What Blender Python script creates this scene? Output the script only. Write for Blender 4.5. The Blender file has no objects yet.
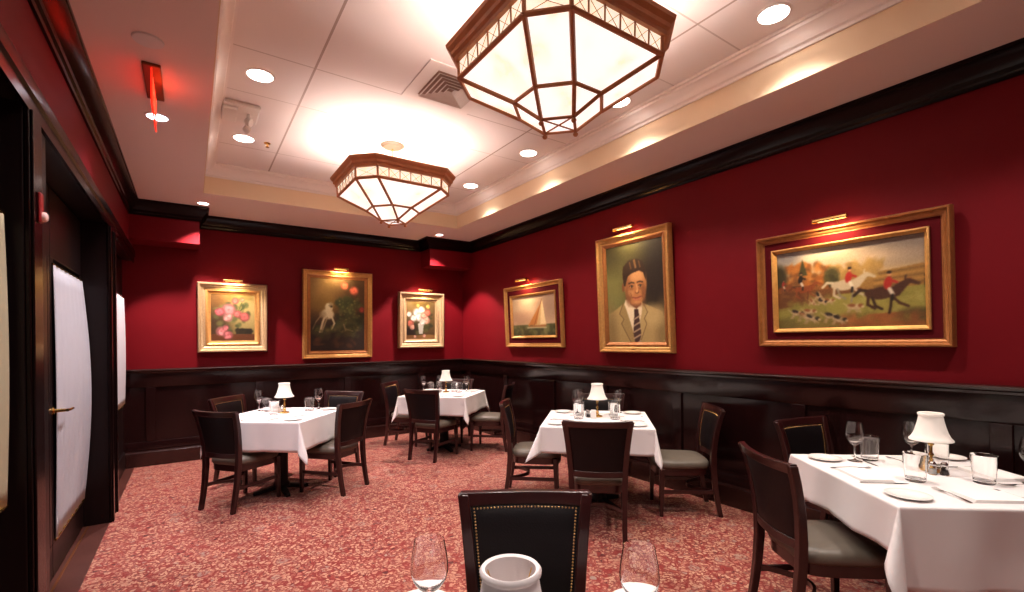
import bpy, math, random
import numpy as np
from mathutils import Matrix, Vector
random.seed(7)
C = bpy.context.scene.collection
R = math.radians
PI = math.pi

# ------------------------------------------------------------------ helpers
class MB:
    def __init__(s): s.v = []; s.f = []
    def add(s, vs, fs, M=None):
        n = len(s.v)
        s.v += [tuple(M @ Vector(p)) if M else tuple(p) for p in vs]
        s.f += [tuple(i + n for i in f) for f in fs]
        return s
    def box(s, x0, x1, y0, y1, z0, z1, M=None):
        vs = [(x, y, z) for z in (z0, z1) for y in (y0, y1) for x in (x0, x1)]
        return s.add(vs, [(0, 2, 3, 1), (4, 5, 7, 6), (0, 1, 5, 4), (2, 6, 7, 3), (0, 4, 6, 2), (1, 3, 7, 5)], M)
    def lathe(s, prof, segs=24, M=None, sq=0):
        vs = []; rings = []
        for r, z in prof:
            if r < 1e-6:
                rings.append([len(vs)]); vs.append((0, 0, z))
            else:
                rings.append(list(range(len(vs), len(vs) + segs)))
                vs += [(r * math.cos(2 * PI * k / segs), r * math.sin(2 * PI * k / segs), z) for k in range(segs)]
        fs = []
        for a, b in zip(rings[:-1], rings[1:]):
            for k in range(segs):
                k2 = (k + 1) % segs
                if len(a) == 1 and len(b) == 1: continue
                if len(a) == 1: fs.append((a[0], b[k2], b[k]))
                elif len(b) == 1: fs.append((a[k], a[k2], b[0]))
                else: fs.append((a[k], a[k2], b[k2], b[k]))
        return s.add(vs, fs, M)
    def tube(s, pts, r, segs=10, M=None):
        pts = [Vector(p) for p in pts]
        n = len(pts); rs = r if isinstance(r, (list, tuple)) else [r] * n
        vs = []; up = None
        for i, p in enumerate(pts):
            d = (pts[min(i + 1, n - 1)] - pts[max(i - 1, 0)]).normalized()
            if up is None:
                up = d.cross(Vector((0.31, 0.2, 0.93)))
                if up.length < .1: up = d.cross(Vector((1, 0, 0)))
            a = (up - d * up.dot(d)).normalized(); b = d.cross(a); up = a
            for k in range(segs):
                t = 2 * PI * k / segs
                vs.append(p + (a * math.cos(t) + b * math.sin(t)) * rs[i])
        fs = [(i * segs + k, i * segs + (k + 1) % segs, (i + 1) * segs + (k + 1) % segs, (i + 1) * segs + k) for i in range(n - 1) for k in range(segs)]
        fs += [tuple(range(segs))[::-1], tuple(range((n - 1) * segs, n * segs))]
        return s.add(vs, fs, M)
    def loft(s, loops, cap=True, closed=True, M=None):
        n = len(loops[0]); vs = [p for L in loops for p in L]; fs = []
        for i in range(len(loops) - 1):
            for k in range(n if closed else n - 1):
                k2 = (k + 1) % n
                fs.append((i * n + k, i * n + k2, (i + 1) * n + k2, (i + 1) * n + k))
        if cap: fs += [tuple(range(n))[::-1], tuple(range((len(loops) - 1) * n, len(loops) * n))]
        return s.add(vs, fs, M)
    def sweep(s, path, prof, left=False):
        """mitred horizontal moulding: prof = closed polygon of (offset to the right of travel, z)"""
        P = [Vector(p) for p in path]; loops = []
        for i, p in enumerate(P):
            ds = []
            if i > 0: ds.append((P[i] - P[i - 1]).normalized())
            if i < len(P) - 1: ds.append((P[i + 1] - P[i]).normalized())
            ns = [Vector((d.y, -d.x)) for d in ds]
            m = sum(ns, Vector((0, 0)))
            m = m / (m.dot(ns[0])) if len(ns) > 1 else ns[0]
            loops.append([(p.x + m.x * o, p.y + m.y * o, z) for o, z in prof])
        return s.loft(loops)
    def frame(s, w, h, prof, z0=0.):
        """picture frame rings, prof = (inset, depth toward viewer -y)"""
        loops = []
        for ins, d in prof:
            a = w / 2 - ins
            loops.append([(-a, -d, z0 + ins), (a, -d, z0 + ins), (a, -d, z0 + h - ins), (-a, -d, z0 + h - ins)])
        loops.append(loops[0])
        n = 4; vs = [p for L in loops[:-1] for p in L]; m = len(loops) - 1; fs = []
        for i in range(m):
            for k in range(4):
                fs.append((i * 4 + k, i * 4 + (k + 1) % 4, ((i + 1) % m) * 4 + (k + 1) % 4, ((i + 1) % m) * 4 + k))
        return s.add(vs, fs)
    def build(s, name, mat, parent=None, smooth=None, bevel=0, seg=2):
        me = bpy.data.meshes.new(name); me.from_pydata(s.v, [], s.f); me.update()
        import bmesh
        bm = bmesh.new(); bm.from_mesh(me); bmesh.ops.recalc_face_normals(bm, faces=bm.faces); bm.to_mesh(me); bm.free()
        if mat: me.materials.append(mat)
        if smooth is not None:
            for p in me.polygons: p.use_smooth = True
            me.set_sharp_from_angle(angle=R(smooth))
        o = bpy.data.objects.new(name, me); C.objects.link(o)
        if parent: o.parent = parent
        if bevel:
            b = o.modifiers.new('bevel', 'BEVEL'); b.width = bevel; b.segments = seg; b.limit_method = 'ANGLE'; b.angle_limit = R(40)
        return o

def thing(name, label, cat, loc=(0, 0, 0), rz=0, group=None):
    o = bpy.data.objects.new(name, None); C.objects.link(o); o.empty_display_size = .05
    o.location = loc; o.rotation_euler = (0, 0, rz)
    return tag(o, label, cat, group)
def tag(o, label, cat, group=None):
    o['label'] = label; o['category'] = cat
    if group: o['group'] = group
    return o
def struct(o):
    o['kind'] = 'structure'; return o
def dup(root, loc, rz, label, group=None):
    r = root.copy(); C.objects.link(r); r.location = loc; r.rotation_euler = (0, 0, rz)
    r['label'] = label
    if group: r['group'] = group
    for ch in list(root.children):
        c = ch.copy(); C.objects.link(c); c.parent = r
        for g in list(ch.children):
            d = g.copy(); C.objects.link(d); d.parent = c
    return r
def once(maker, scale=None):
    """first call builds the thing, later calls copy it"""
    st = {}
    def put(loc, rz, label, group=None):
        if 'r' not in st:
            st['r'] = maker(); o = st['r']; o.location = loc; o.rotation_euler = (0, 0, rz); o['label'] = label
            if group: o['group'] = group
            if scale: o.scale = (scale,) * 3
            return o
        return dup(st['r'], loc, rz, label, group)
    return put

# ------------------------------------------------------------------ materials
def s2l(c): return tuple(((x / 255) / 12.92 if x / 255 <= .04045 else ((x / 255 + .055) / 1.055) ** 2.4) for x in c)
def mat(name, col, rough=.5, metal=0, spec=.5, coat=0, coatr=.1, noise=0, nscale=20, bump=0, bscale=60, stretch=None, sheen=0, trans=0, emit=None, estr=0, ior=1.45):
    m = bpy.data.materials.new(name); m.use_nodes = True
    nt = m.node_tree; b = nt.nodes['Principled BSDF']; L = nt.links
    b.inputs['Base Color'].default_value = (*col, 1); b.inputs['Roughness'].default_value = rough
    b.inputs['Metallic'].default_value = metal; b.inputs['Specular IOR Level'].default_value = spec
    b.inputs['Coat Weight'].default_value = coat; b.inputs['Coat Roughness'].default_value = coatr
    b.inputs['Sheen Weight'].default_value = sheen; b.inputs['Transmission Weight'].default_value = trans; b.inputs['IOR'].default_value = ior
    if emit: b.inputs['Emission Color'].default_value = (*emit, 1); b.inputs['Emission Strength'].default_value = estr
    if noise or bump:
        tc = nt.nodes.new('ShaderNodeTexCoord'); mp = nt.nodes.new('ShaderNodeMapping'); L.new(tc.outputs['Object'], mp.inputs[0])
        if stretch: mp.inputs['Scale'].default_value = stretch
    if noise:
        n = nt.nodes.new('ShaderNodeTexNoise'); n.inputs['Scale'].default_value = nscale; n.inputs['Detail'].default_value = 5
        L.new(mp.outputs[0], n.inputs['Vector'])
        mx = nt.nodes.new('ShaderNodeMix'); mx.data_type = 'RGBA'
        mx.inputs[6].default_value = (*[c * (1 - noise) for c in col], 1); mx.inputs[7].default_value = (*[min(1, c * (1 + noise)) for c in col], 1)
        L.new(n.outputs['Fac'], mx.inputs[0]); L.new(mx.outputs[2], b.inputs['Base Color'])
    if bump:
        n = nt.nodes.new('ShaderNodeTexNoise'); n.inputs['Scale'].default_value = bscale; n.inputs['Detail'].default_value = 4
        L.new(mp.outputs[0], n.inputs['Vector'])
        bp = nt.nodes.new('ShaderNodeBump'); bp.inputs['Strength'].default_value = bump; bp.inputs['Distance'].default_value = .01
        L.new(n.outputs['Fac'], bp.inputs['Height']); L.new(bp.outputs[0], b.inputs['Normal'])
    return m

M_red = mat('red_wall_paint', (.135, .0022, .0058), .6, noise=.10, nscale=2, bump=.03, bscale=300, spec=.15)
M_wains = mat('mahogany_panelling', (.012, .0032, .0032), .20, spec=.38, noise=.35, nscale=6, stretch=(3, 3, .5), coat=.12, coatr=.2)
M_crown = mat('dark_crown_wood', (.006, .002, .002), .24, spec=.14, coat=.05, coatr=.25)
M_rail = mat('mahogany_rail', (.022, .006, .005), .25, spec=.5, coat=.4, coatr=.2)
M_door = mat('dark_door_wood', (.007, .0025, .0025), .35, spec=.35, noise=.3, nscale=5, stretch=(3, 3, .4))
M_thresh = mat('threshold_wood', (.07, .022, .016), .35, noise=.4, nscale=6, stretch=(1, 1, 1))
M_white = mat('ceiling_white', (.80, .72, .68), .8, spec=.2)
M_cream = mat('tray_cream', (.78, .60, .40), .7, spec=.2)
M_soffit = mat('soffit_paint', (.80, .63, .56), .5, spec=.35)
M_chairwood = mat('chair_mahogany', (.024, .0045, .0045), .28, spec=.5, noise=.4, nscale=14, stretch=(1, 1, .2), coat=.5, coatr=.15)
M_leather = mat('dark_brown_leather', (.0045, .0026, .0036), .45, spec=.30, bump=.08, bscale=160)
M_seat = mat('olive_grey_vinyl', (.125, .105, .082), .40, spec=.45, bump=.05, bscale=160)
M_brass = mat('brass', (.75, .48, .16), .25, metal=1)
M_nail = mat('antique_nail_brass', (.60, .36, .14), .3, metal=1)
M_cloth = mat('white_linen', (.82, .79, .78), .85, spec=.2, sheen=.2, bump=.03, bscale=400)
M_napkin = mat('white_napkin_linen', (.86, .83, .81), .85, spec=.2, bump=.04, bscale=300)
M_china = mat('white_china', (.86, .82, .78), .18, spec=.5)
M_steel = mat('cutlery_steel', (.62, .60, .58), .18, metal=1)
M_glass = mat('clear_glass', (1, 1, 1), .0, trans=1, ior=1.45)
M_pane = mat('door_glass', (1, 1, 1), .02, trans=1, ior=1.02)
M_shade = mat('white_lamp_shade', (.86, .80, .74), .8, spec=.2, emit=(1, .86, .72), estr=.10)
M_shade_off = mat('white_lamp_shade_unlit', (.84, .78, .78), .8, spec=.2, bump=.05, bscale=200)
M_gold = mat('gilt_gold', (.58, .31, .10), .42, metal=.6, noise=.3, nscale=40, bump=.25, bscale=90)
M_palegold = mat('pale_gilt', (.50, .36, .20), .42, metal=.5, noise=.35, nscale=60, bump=.4, bscale=70)
M_redgold = mat('reddish_gilt_wood', (.34, .13, .04), .38, metal=.45, noise=.35, nscale=30, bump=.15, bscale=90)
M_velvet = mat('dark_red_velvet', (.075, .0035, .006), .9, spec=.1)
M_lanternwood = mat('lantern_wood', (.46, .165, .062), .45, spec=.4, noise=.25, nscale=12)
M_alarm = mat('alarm_red', (.25, .006, .008), .4)
M_plastic = mat('white_plastic', (.75, .70, .66), .5)
M_plasticgrey = mat('grey_metal_paint', (.45, .38, .34), .5)
M_sheer = mat('white_sheer', (.43, .44, .47), .9, spec=.1, bump=.08, bscale=120)
M_sheery = mat('cream_sheer', (.36, .33, .22), .9, spec=.1, bump=.08, bscale=120)
M_exitred = mat('exit_red', (.9, .02, .01), .4, emit=(1, .04, .015), estr=1.2)
M_exitplate = mat('exit_plate_acrylic', (.75, .07, .04), .1, trans=.6, emit=(1, .05, .02), estr=.15)
M_bronze = mat('dark_bronze', (.22, .08, .03), .4, metal=.8)
M_black = mat('black_rubber', (.01, .01, .01), .5)
M_pepper = mat('pepper_grains', (.02, .012, .01), .7)
M_salt = mat('salt_grains', (.8, .78, .75), .8)
M_sugar = mat('white_packets', (.85, .82, .80), .7, noise=.1, nscale=90)
M_metalbase = mat('black_iron_base', (.012, .01, .01), .45, metal=.5)

def emis(name, col, strg, noise=None):
    m = bpy.data.materials.new(name); m.use_nodes = True; nt = m.node_tree
    b = nt.nodes['Principled BSDF']; b.inputs['Base Color'].default_value = (*col, 1); b.inputs['Roughness'].default_value = .4
    b.inputs['Emission Color'].default_value = (*col, 1); b.inputs['Emission Strength'].default_value = strg
    if noise:
        tc = nt.nodes.new('ShaderNodeTexCoord'); n = nt.nodes.new('ShaderNodeTexNoise'); n.inputs['Scale'].default_value = 7; n.inputs['Detail'].default_value = 3
        nt.links.new(tc.outputs['Object'], n.inputs[0]); cr = nt.nodes.new('ShaderNodeValToRGB')
        cr.color_ramp.elements[0].position = .30; cr.color_ramp.elements[0].color = (*noise, 1); cr.color_ramp.elements[1].position = .5; cr.color_ramp.elements[1].color = (*col, 1)
        nt.links.new(n.outputs['Fac'], cr.inputs[0]); nt.links.new(cr.outputs[0], b.inputs['Emission Color']); nt.links.new(cr.outputs[0], b.inputs['Base Color'])
    return m
M_lanternglass = emis('lantern_glass', (1, .94, .88), .42, (1, .82, .58))
M_bandglass = emis('lantern_band_glass', (1, .88, .68), .38, (1, .78, .50))
M_lens = emis('downlight_lens', (1, .90, .84), 9)
M_lenscool = emis('downlight_lens_cool', (.92, .90, 1), 4)
M_strobe = mat('strobe_lens', (.8, .55, .5), .2)

def carpet_mat():
    m = bpy.data.materials.new('floral_carpet'); m.use_nodes = True; nt = m.node_tree; L = nt.links; N = nt.nodes.new
    b = nt.nodes['Principled BSDF']; b.inputs['Roughness'].default_value = .9; b.inputs['Specular IOR Level'].default_value = .2
    b.inputs['Sheen Weight'].default_value = .35; b.inputs['Sheen Roughness'].default_value = .4
    tc = N('ShaderNodeTexCoord')
    no = N('ShaderNodeTexNoise'); no.inputs['Scale'].default_value = 11; no.inputs['Detail'].default_value = 2; L.new(tc.outputs['Object'], no.inputs['Vector'])
    vm = N('ShaderNodeVectorMath'); vm.operation = 'MULTIPLY_ADD'; L.new(no.outputs['Color'], vm.inputs[0]); vm.inputs[1].default_value = (.05, .05, 0); L.new(tc.outputs['Object'], vm.inputs[2])
    fl = N('ShaderNodeVectorMath'); fl.operation = 'MULTIPLY'; fl.inputs[1].default_value = (1, 1, 0); L.new(vm.outputs[0], fl.inputs[0])
    def ramp(src, els):
        r = N('ShaderNodeValToRGB'); L.new(src, r.inputs[0]); r.color_ramp.interpolation = 'LINEAR'
        e = r.color_ramp.elements
        while len(e) < len(els): e.new(.5)
        for x, (p, c) in zip(e, els): x.position = p; x.color = (*c, 1)
        return r.outputs[0]
    def mix(f, a, bb):
        x = N('ShaderNodeMix'); x.data_type = 'RGBA'; L.new(f, x.inputs[0])
        for i, y in ((6, a), (7, bb)):
            if isinstance(y, tuple): x.inputs[i].default_value = (*y, 1)
            else: L.new(y, x.inputs[i])
        return x.outputs[2]
    red = (.20, .020, .015); dk = (.08, .010, .010); tan = (.44, .235, .15); pink = (.33, .105, .075); grey = (.27, .19, .15)
    v1 = N('ShaderNodeTexVoronoi'); v1.inputs['Scale'].default_value = 30; L.new(fl.outputs[0], v1.inputs['Vector'])
    sx = N('ShaderNodeSeparateColor'); L.new(v1.outputs['Color'], sx.inputs[0])
    c1 = ramp(sx.outputs[0], [(.0, tan), (.2, pink), (.38, tan), (.52, pink), (.64, red), (.74, grey), (.88, tan), (.96, dk), (1, dk)])
    ve = N('ShaderNodeTexVoronoi'); ve.feature = 'DISTANCE_TO_EDGE'; ve.inputs['Scale'].default_value = 30; L.new(fl.outputs[0], ve.inputs['Vector'])
    c1 = mix(ramp(ve.outputs['Distance'], [(.10, (1, 1, 1)), (.20, (0, 0, 0))]), c1, red)
    v2 = N('ShaderNodeTexVoronoi'); v2.inputs['Scale'].default_value = 52; L.new(fl.outputs[0], v2.inputs['Vector'])
    c2 = ramp(v2.outputs['Distance'], [(.0, dk), (.16, tan), (.40, tan), (.50, red), (.62, red), (.70, pink), (.9, dk)])
    n3 = N('ShaderNodeTexNoise'); n3.inputs['Scale'].default_value = 13; n3.inputs['Detail'].default_value = 1; L.new(fl.outputs[0], n3.inputs['Vector'])
    f3 = ramp(n3.outputs['Fac'], [(.46, (0, 0, 0)), (.54, (1, 1, 1))])
    a = mix(f3, c1, c2)
    # larger medallions: grey-tan ovals ringed in tan
    v4 = N('ShaderNodeTexVoronoi'); v4.inputs['Scale'].default_value = 4.6; v4.inputs['Randomness'].default_value = .75
    L.new(fl.outputs[0], v4.inputs['Vector'])
    f4 = ramp(v4.outputs['Distance'], [(.0, (1, 1, 1)), (.33, (1, 1, 1)), (.35, (0, 0, 0)), (1, (0, 0, 0))])
    md = ramp(v4.outputs['Distance'], [(.0, dk), (.06, pink), (.10, grey), (.20, grey), (.23, red), (.26, pink), (.31, tan), (.34, red)])
    n5 = N('ShaderNodeTexNoise'); n5.inputs['Scale'].default_value = 45; L.new(fl.outputs[0], n5.inputs['Vector'])
    md2 = mix(ramp(n5.outputs['Fac'], [(.42, (.25, .25, .25)), (.58, (1, 1, 1))]), md, a)
    fin = mix(f4, a, md2)
    L.new(fin, b.inputs['Base Color'])
    bp = N('ShaderNodeBump'); bp.inputs['Strength'].default_value = .3; bp.inputs['Distance'].default_value = .004
    n6 = N('ShaderNodeTexNoise'); n6.inputs['Scale'].default_value = 250; L.new(tc.outputs['Object'], n6.inputs['Vector']); L.new(n6.outputs['Fac'], bp.inputs['Height']); L.new(bp.outputs[0], b.inputs['Normal'])
    return m
M_carpet = carpet_mat()

# ceiling boards with their fine joints
def ceil_mat():
    m = bpy.data.materials.new('ceiling_boards'); m.use_nodes = True; nt = m.node_tree; L = nt.links; N = nt.nodes.new
    b = nt.nodes['Principled BSDF']; b.inputs['Roughness'].default_value = .8; b.inputs['Specular IOR Level'].default_value = .2
    tc = N('ShaderNodeTexCoord'); sp = N('ShaderNodeSeparateXYZ'); L.new(tc.outputs['Object'], sp.inputs[0])
    def line(out, off, step, w):
        a = N('ShaderNodeMath'); a.operation = 'SUBTRACT'; L.new(out, a.inputs[0]); a.inputs[1].default_value = off
        p = N('ShaderNodeMath'); p.operation = 'PINGPONG'; L.new(a.outputs[0], p.inputs[0]); p.inputs[1].default_value = step / 2
        c = N('ShaderNodeMath'); c.operation = 'LESS_THAN'; L.new(p.outputs[0], c.inputs[0]); c.inputs[1].default_value = w
        return c.outputs[0]
    def mul(o, k):
        a = N('ShaderNodeMath'); a.operation = 'MULTIPLY'; L.new(o, a.inputs[0]); a.inputs[1].default_value = k; return a.outputs[0]
    def mx(o, p):
        a = N('ShaderNodeMath'); a.operation = 'MAXIMUM'; L.new(o, a.inputs[0]); L.new(p, a.inputs[1]); return a.outputs[0]
    f = mx(mul(line(sp.outputs[0], .755, 1.87, .008), .75), mx(mul(line(sp.outputs[1], 3.55, 1.8, .006), .5), mul(line(sp.outputs[1], 4.18, 1.9, .006), .38)))
    x = N('ShaderNodeMix'); x.data_type = 'RGBA'; L.new(f, x.inputs[0]); x.inputs[6].default_value = (.78, .70, .67, 1); x.inputs[7].default_value = (.30, .20, .15, 1)
    L.new(x.outputs[2], b.inputs['Base Color'])
    return m
M_ceil = ceil_mat()

# ------------------------------------------------------------------ room
XL, XR, YB, YF = -.56, 3.9, 7.2, -1.7
ZS, ZC = 3.1, 3.42
struct(MB().box(XL, XR + .3, YF - .3, YB + .3, -.1, 0).build('floor', M_carpet))
struct(MB().box(-1.6, XL, YF - .3, YB + .3, -.1, 0.0).build('trim_threshold', M_thresh))
# ceiling: soffit ring around the raised tray
TX0, TX1, TY0, TY1 = .13, 3.22, -.30, 6.08
sof = MB()
sof.box(-1.0, TX0, YF - .3, YB + .3, ZS, 3.6); sof.box(TX1, XR + .3, YF - .3, YB + .3, ZS, 3.6)
sof.box(TX0, TX1, TY1, YB + .3, ZS, 3.6); sof.box(TX0, TX1, YF - .3, TY0, ZS, 3.6)
struct(sof.build('trim_soffit', M_soffit))
struct(MB().box(TX0, TX1, TY0, TY1, ZC, 3.6).build('ceiling', M_ceil))
fas = MB()
t = .006
fas.box(TX0, TX0 + t, TY0, TY1, ZS + .0005, ZC); fas.box(TX1 - t, TX1, TY0, TY1, ZS + .0005, ZC)
fas.box(TX0 + t, TX1 - t, TY1 - t, TY1, ZS + .0005, ZC); fas.box(TX0 + t, TX1 - t, TY0, TY0 + t, ZS + .0005, ZC)
struct(fas.build('trim_tray_face', M_cream))
cv = [(0, ZC - .135), (.012, ZC - .135), (.014, ZC - .115), (.03, ZC - .105), (.04, ZC - .08), (.065, ZC - .05), (.09, ZC - .04), (.095, ZC - .022), (.11, ZC - .02), (.11, ZC), (0, ZC)]
a = .0061
struct(MB().sweep([(TX0 + a, TY0 + a), (TX0 + a, TY1 - a), (TX1 - a, TY1 - a), (TX1 - a, TY0 + a)], cv).build('trim_tray_cornice', M_white, smooth=30))

# walls
def wall(name, m, *b): return struct(MB().box(*b).build(name, m))
wall('wall_back', M_red, -1.0, XR + .3, YB, YB + .2, 0, 3.1)
wall('wall_right', M_red, XR, XR + .2, YF, YB, 0, 3.1)
wall('wall_front', M_red, -1.0, XR + .3, YF - .2, YF, 0, 3.1)
wl = MB()
HZ = 2.47                                   # underside of the header over the left openings
wl.box(-.9, XL, YF, YB, HZ + .10, 3.1)
struct(wl.build('wall_left', M_red))
pier = MB()
pier.box(-.9, XL, YF, YB, HZ, HZ + .10)
for y0, y1 in ((YF, 1.55), (2.73, 3.10), (5.08, 5.42)):
    pier.box(-.9, XL, y0, y1, 0, HZ)
struct(pier.build('wall_left_pier', M_door, bevel=.004))
# bays: dark panelled wall below and around the curtained windows
def bay(n, y0, y1, wy0, wy1, wz0, wz1):
    b = MB(); x0, x1 = -.9, -.66
    b.box(x0, x1, y0, y1, 0, wz0); b.box(x0, x1, y0, y1, wz1, HZ); b.box(x0, x1, y0, wy0, wz0, wz1); b.box(x0, x1, wy1, y1, wz0, wz1)
    b.box(x1, x1 + .018, y0, y1, 0, .20)
    struct(b.build('wall_left_bay', M_door, bevel=.003))
    w = MB(); f = .05
    for q in ((wy0 - f, wy1 + f, wz0 - f, wz0), (wy0 - f, wy1 + f, wz1, wz1 + f)): w.box(x1, x1 + .02, q[0], q[1], q[2], q[3])
    for q in ((wy0 - f, wy0), (wy1, wy1 + f)): w.box(x1, x1 + .02, q[0], q[1], wz0, wz1)
    wo = struct(w.build('window_%d' % n, M_door, bevel=.003))
    struct(MB().box(-.76, -.755, wy0, wy1, wz0, wz1).build('window_pane', M_pane, wo))
bay(1, 1.55, 2.73, 1.72, 2.66, .82, 2.0)
bay(2, 5.42, YB, 5.95, 6.98, .80, 1.98)
# dark corridor beyond the glass
struct(MB().box(-1.7, -1.6, YF, YB, -.1, 3.1).build('wall_corridor', M_door))
# header casing
cas = [(0, HZ - .02), (.016, HZ - .02), (.016, HZ + .04), (.028, HZ + .05), (.028, HZ + .11), (.020, HZ + .13), (0, HZ + .13)]
struct(MB().sweep([(XL, YF), (XL, YB)], cas).build('trim_header_casing', M_crown, smooth=30))
jc = MB()
for y0, y1 in ((2.73, 2.89), (5.07, 5.16), (5.34, 5.42), (1.40, 1.55)):
    jc.box(XL, XL + .018, y0, y1, 0, HZ - .02)
    jc.box(XL + .018, XL + .028, y0 + .012, y1 - .012, 0, HZ - .02)
struct(jc.build('trim_door_casings', M_crown, bevel=.004))

# ceiling boxes in the two rear corners
BXL, BYL, BXR, BYR = .105, 6.78, 3.137, 6.85
struct(MB().box(XL, BXL, BYL, YB, 2.665, 3.1).build('trim_beam_left', M_red))
struct(MB().box(BXR, XR, BYR, YB, 2.675, 3.1).build('trim_beam_right', M_red))
crown = [(0, 2.935), (.014, 2.935), (.018, 2.955), (.030, 2.965), (.034, 2.99), (.060, 3.015), (.078, 3.045), (.088, 3.06), (.094, 3.075), (.10, 3.078), (.10, ZS), (0, ZS)]
path = [(XL, YF), (XL, BYL), (BXL, BYL), (BXL, YB), (BXR, YB), (BXR, BYR), (XR, BYR), (XR, YF)]
struct(MB().sweep(path, crown).build('trim_crown', M_crown, smooth=25))

# wainscot on the back and right walls
WP = [(-.66, YB), (XR, YB), (XR, YF)]
def off(path, o):
    (x0, y0), (x1, y1), (x2, y2) = path
    return [(x0, y0 - o), (x1 - o, y1 - o), (x2 - o, y2)]
back = [(0, 0), (.012, 0), (.012, 1.12), (0, 1.12)]
struct(MB().sweep(WP, back).build('trim_wainscot', M_wains))
fr = [(0, .95), (.016, .95), (.022, .965), (.022, 1.12), (0, 1.12)]
struct(MB().sweep(off(WP, .012), fr).build('trim_wainscot_frieze', M_wains, smooth=30))
lowr = [(0, .20), (.022, .20), (.022, .285), (.016, .30), (0, .30)]
struct(MB().sweep(off(WP, .012), lowr).build('trim_wainscot_base_rail', M_wains, smooth=30))
st = MB()
for x in (-.45, .72, 1.89, 3.06): st.box(x - .0, x + .10, YB - .033, YB - .012, .3, .95)
for y in (6.95, 5.85, 4.75, 3.82, 2.85, 1.75, .65, -.45): st.box(XR - .033, XR - .012, y - .05, y + .05, .3, .95)
struct(st.build('trim_wainscot_stiles', M_wains, bevel=.006))
rail = [(0, 1.10), (.03, 1.10), (.034, 1.115), (.040, 1.12), (.044, 1.135), (.060, 1.145), (.064, 1.155), (.060, 1.167), (.045, 1.170), (0, 1.173)]
struct(MB().sweep(WP, rail).build('trim_chair_rail', M_rail, smooth=25))
bb = [(0, 0), (.04, 0), (.04, .165), (.032, .18), (.030, .195), (.022, .205), (0, .205)]
struct(MB().sweep(WP, bb).build('baseboard_back', M_rail, smooth=25))

# doors (pair of glazed leaves set back in the middle opening)
def leaf(n, y0, y1, handle):
    x0, x1 = -.76, -.72; s = .10
    b = MB()
    for q in ((y0, y1, .01, .22), (y0, y1, 2.02, HZ - .01)): b.box(x0, x1, q[0], q[1], q[2], q[3])
    b.box(x0, x1, y0, y0 + s * .8, .22, 2.02); b.box(x0, x1, y1 - s * .55, y1, .22, 2.02)
    o = struct(b.build('door_%d' % n, M_door, bevel=.004))
    struct(MB().box(-.743, -.737, y0 + s * .8, y1 - s * .55, .22, 2.02).build('door_pane', M_pane, o))
    if handle:
        h = MB(); hy = y0 + .035
        h.lathe([(0, 0), (.026, 0), (.026, .006), (.012, .010), (.010, .074), (0, .074)], 16, Matrix.Translation((-.72, hy, 1.05)) @ Matrix.Rotation(PI / 2, 4, 'Y'))
        h.tube([(-.652, hy - .01, 1.05), (-.645, hy + .03, 1.05), (-.645, hy + .13, 1.047), (-.650, hy + .16, 1.046)], [.010, .009, .008, .007], 10)
        hh = h.build('door_handle', M_brass, o, smooth=40); hh['label'] = 'brass lever handle'
leaf(1, 3.10, 4.05, False)
leaf(2, 4.06, 5.08, True)
# nail-studded brass strip on the threshold
tag(MB().box(-.70, -.685, 3.12, 5.06, 0, .006).build('threshold_strip', M_bronze, bevel=.002), 'narrow bronze floor strip across the dark doorway threshold', 'floor strip')

def curtain(x, y0, y1, z0, z1, m, label, billow, rod_mat):
    t_ = thing('sheer_curtain', label, 'curtain', (x, (y0 + y1) / 2, z0))
    b = MB(); nu, nv = 40, 16; vs = []; w = y1 - y0; h = z1 - z0
    for j in range(nv + 1):
        v = j / nv
        for i in range(nu + 1):
            u = i / nu
            vs.append((billow * math.sin(PI * v) * (.15 + .85 * u) + .005 * math.sin(u * 46 + .5 * math.sin(v * 3)), (u - .5) * w, v * h))
    fs = [(j * (nu + 1) + i, j * (nu + 1) + i + 1, (j + 1) * (nu + 1) + i + 1, (j + 1) * (nu + 1) + i) for j in range(nv) for i in range(nu)]
    o = b.add(vs, fs).build('curtain_panel', m, t_, smooth=80)
    s = o.modifiers.new('thick', 'SOLIDIFY'); s.thickness = .002
    for z in (0, h):
        MB().tube([(0, -w / 2 - .015, z), (0, w / 2 + .015, z)], .006, 8).build('curtain_rod', rod_mat, t_, smooth=40)
curtain(-.605, 1.80, 2.655, .83, 1.985, M_sheery, 'cream curtain panel at the far left edge of the room', .012, M_brass)
curtain(-.712, 4.10, 5.05, .235, 1.98, M_sheer, 'long white sheer curtain on the glazed door with brass handle', .05, M_brass)
curtain(-.622, 5.985, 6.93, .79, 2.0, M_sheer, 'narrow white sheer curtain on the window next to the rear corner', .012, M_brass)

# fire alarm on the pier
al = thing('fire_alarm', 'red fire alarm with strobe on the dark post left of the door', 'fire alarm', (XL + .028, 2.82, 2.0))
MB().box(0, .012, -.03, .02, -.01, .12).build('alarm_body', M_alarm, al, bevel=.008)
MB().lathe([(.022, 0), (.021, .010), (.014, .016), (0, .018)], 16, Matrix.Translation((.012, 0, .018)) @ Matrix.Rotation(PI / 2, 4, 'Y')).build('strobe_lens', M_strobe, al, smooth=50)

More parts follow.
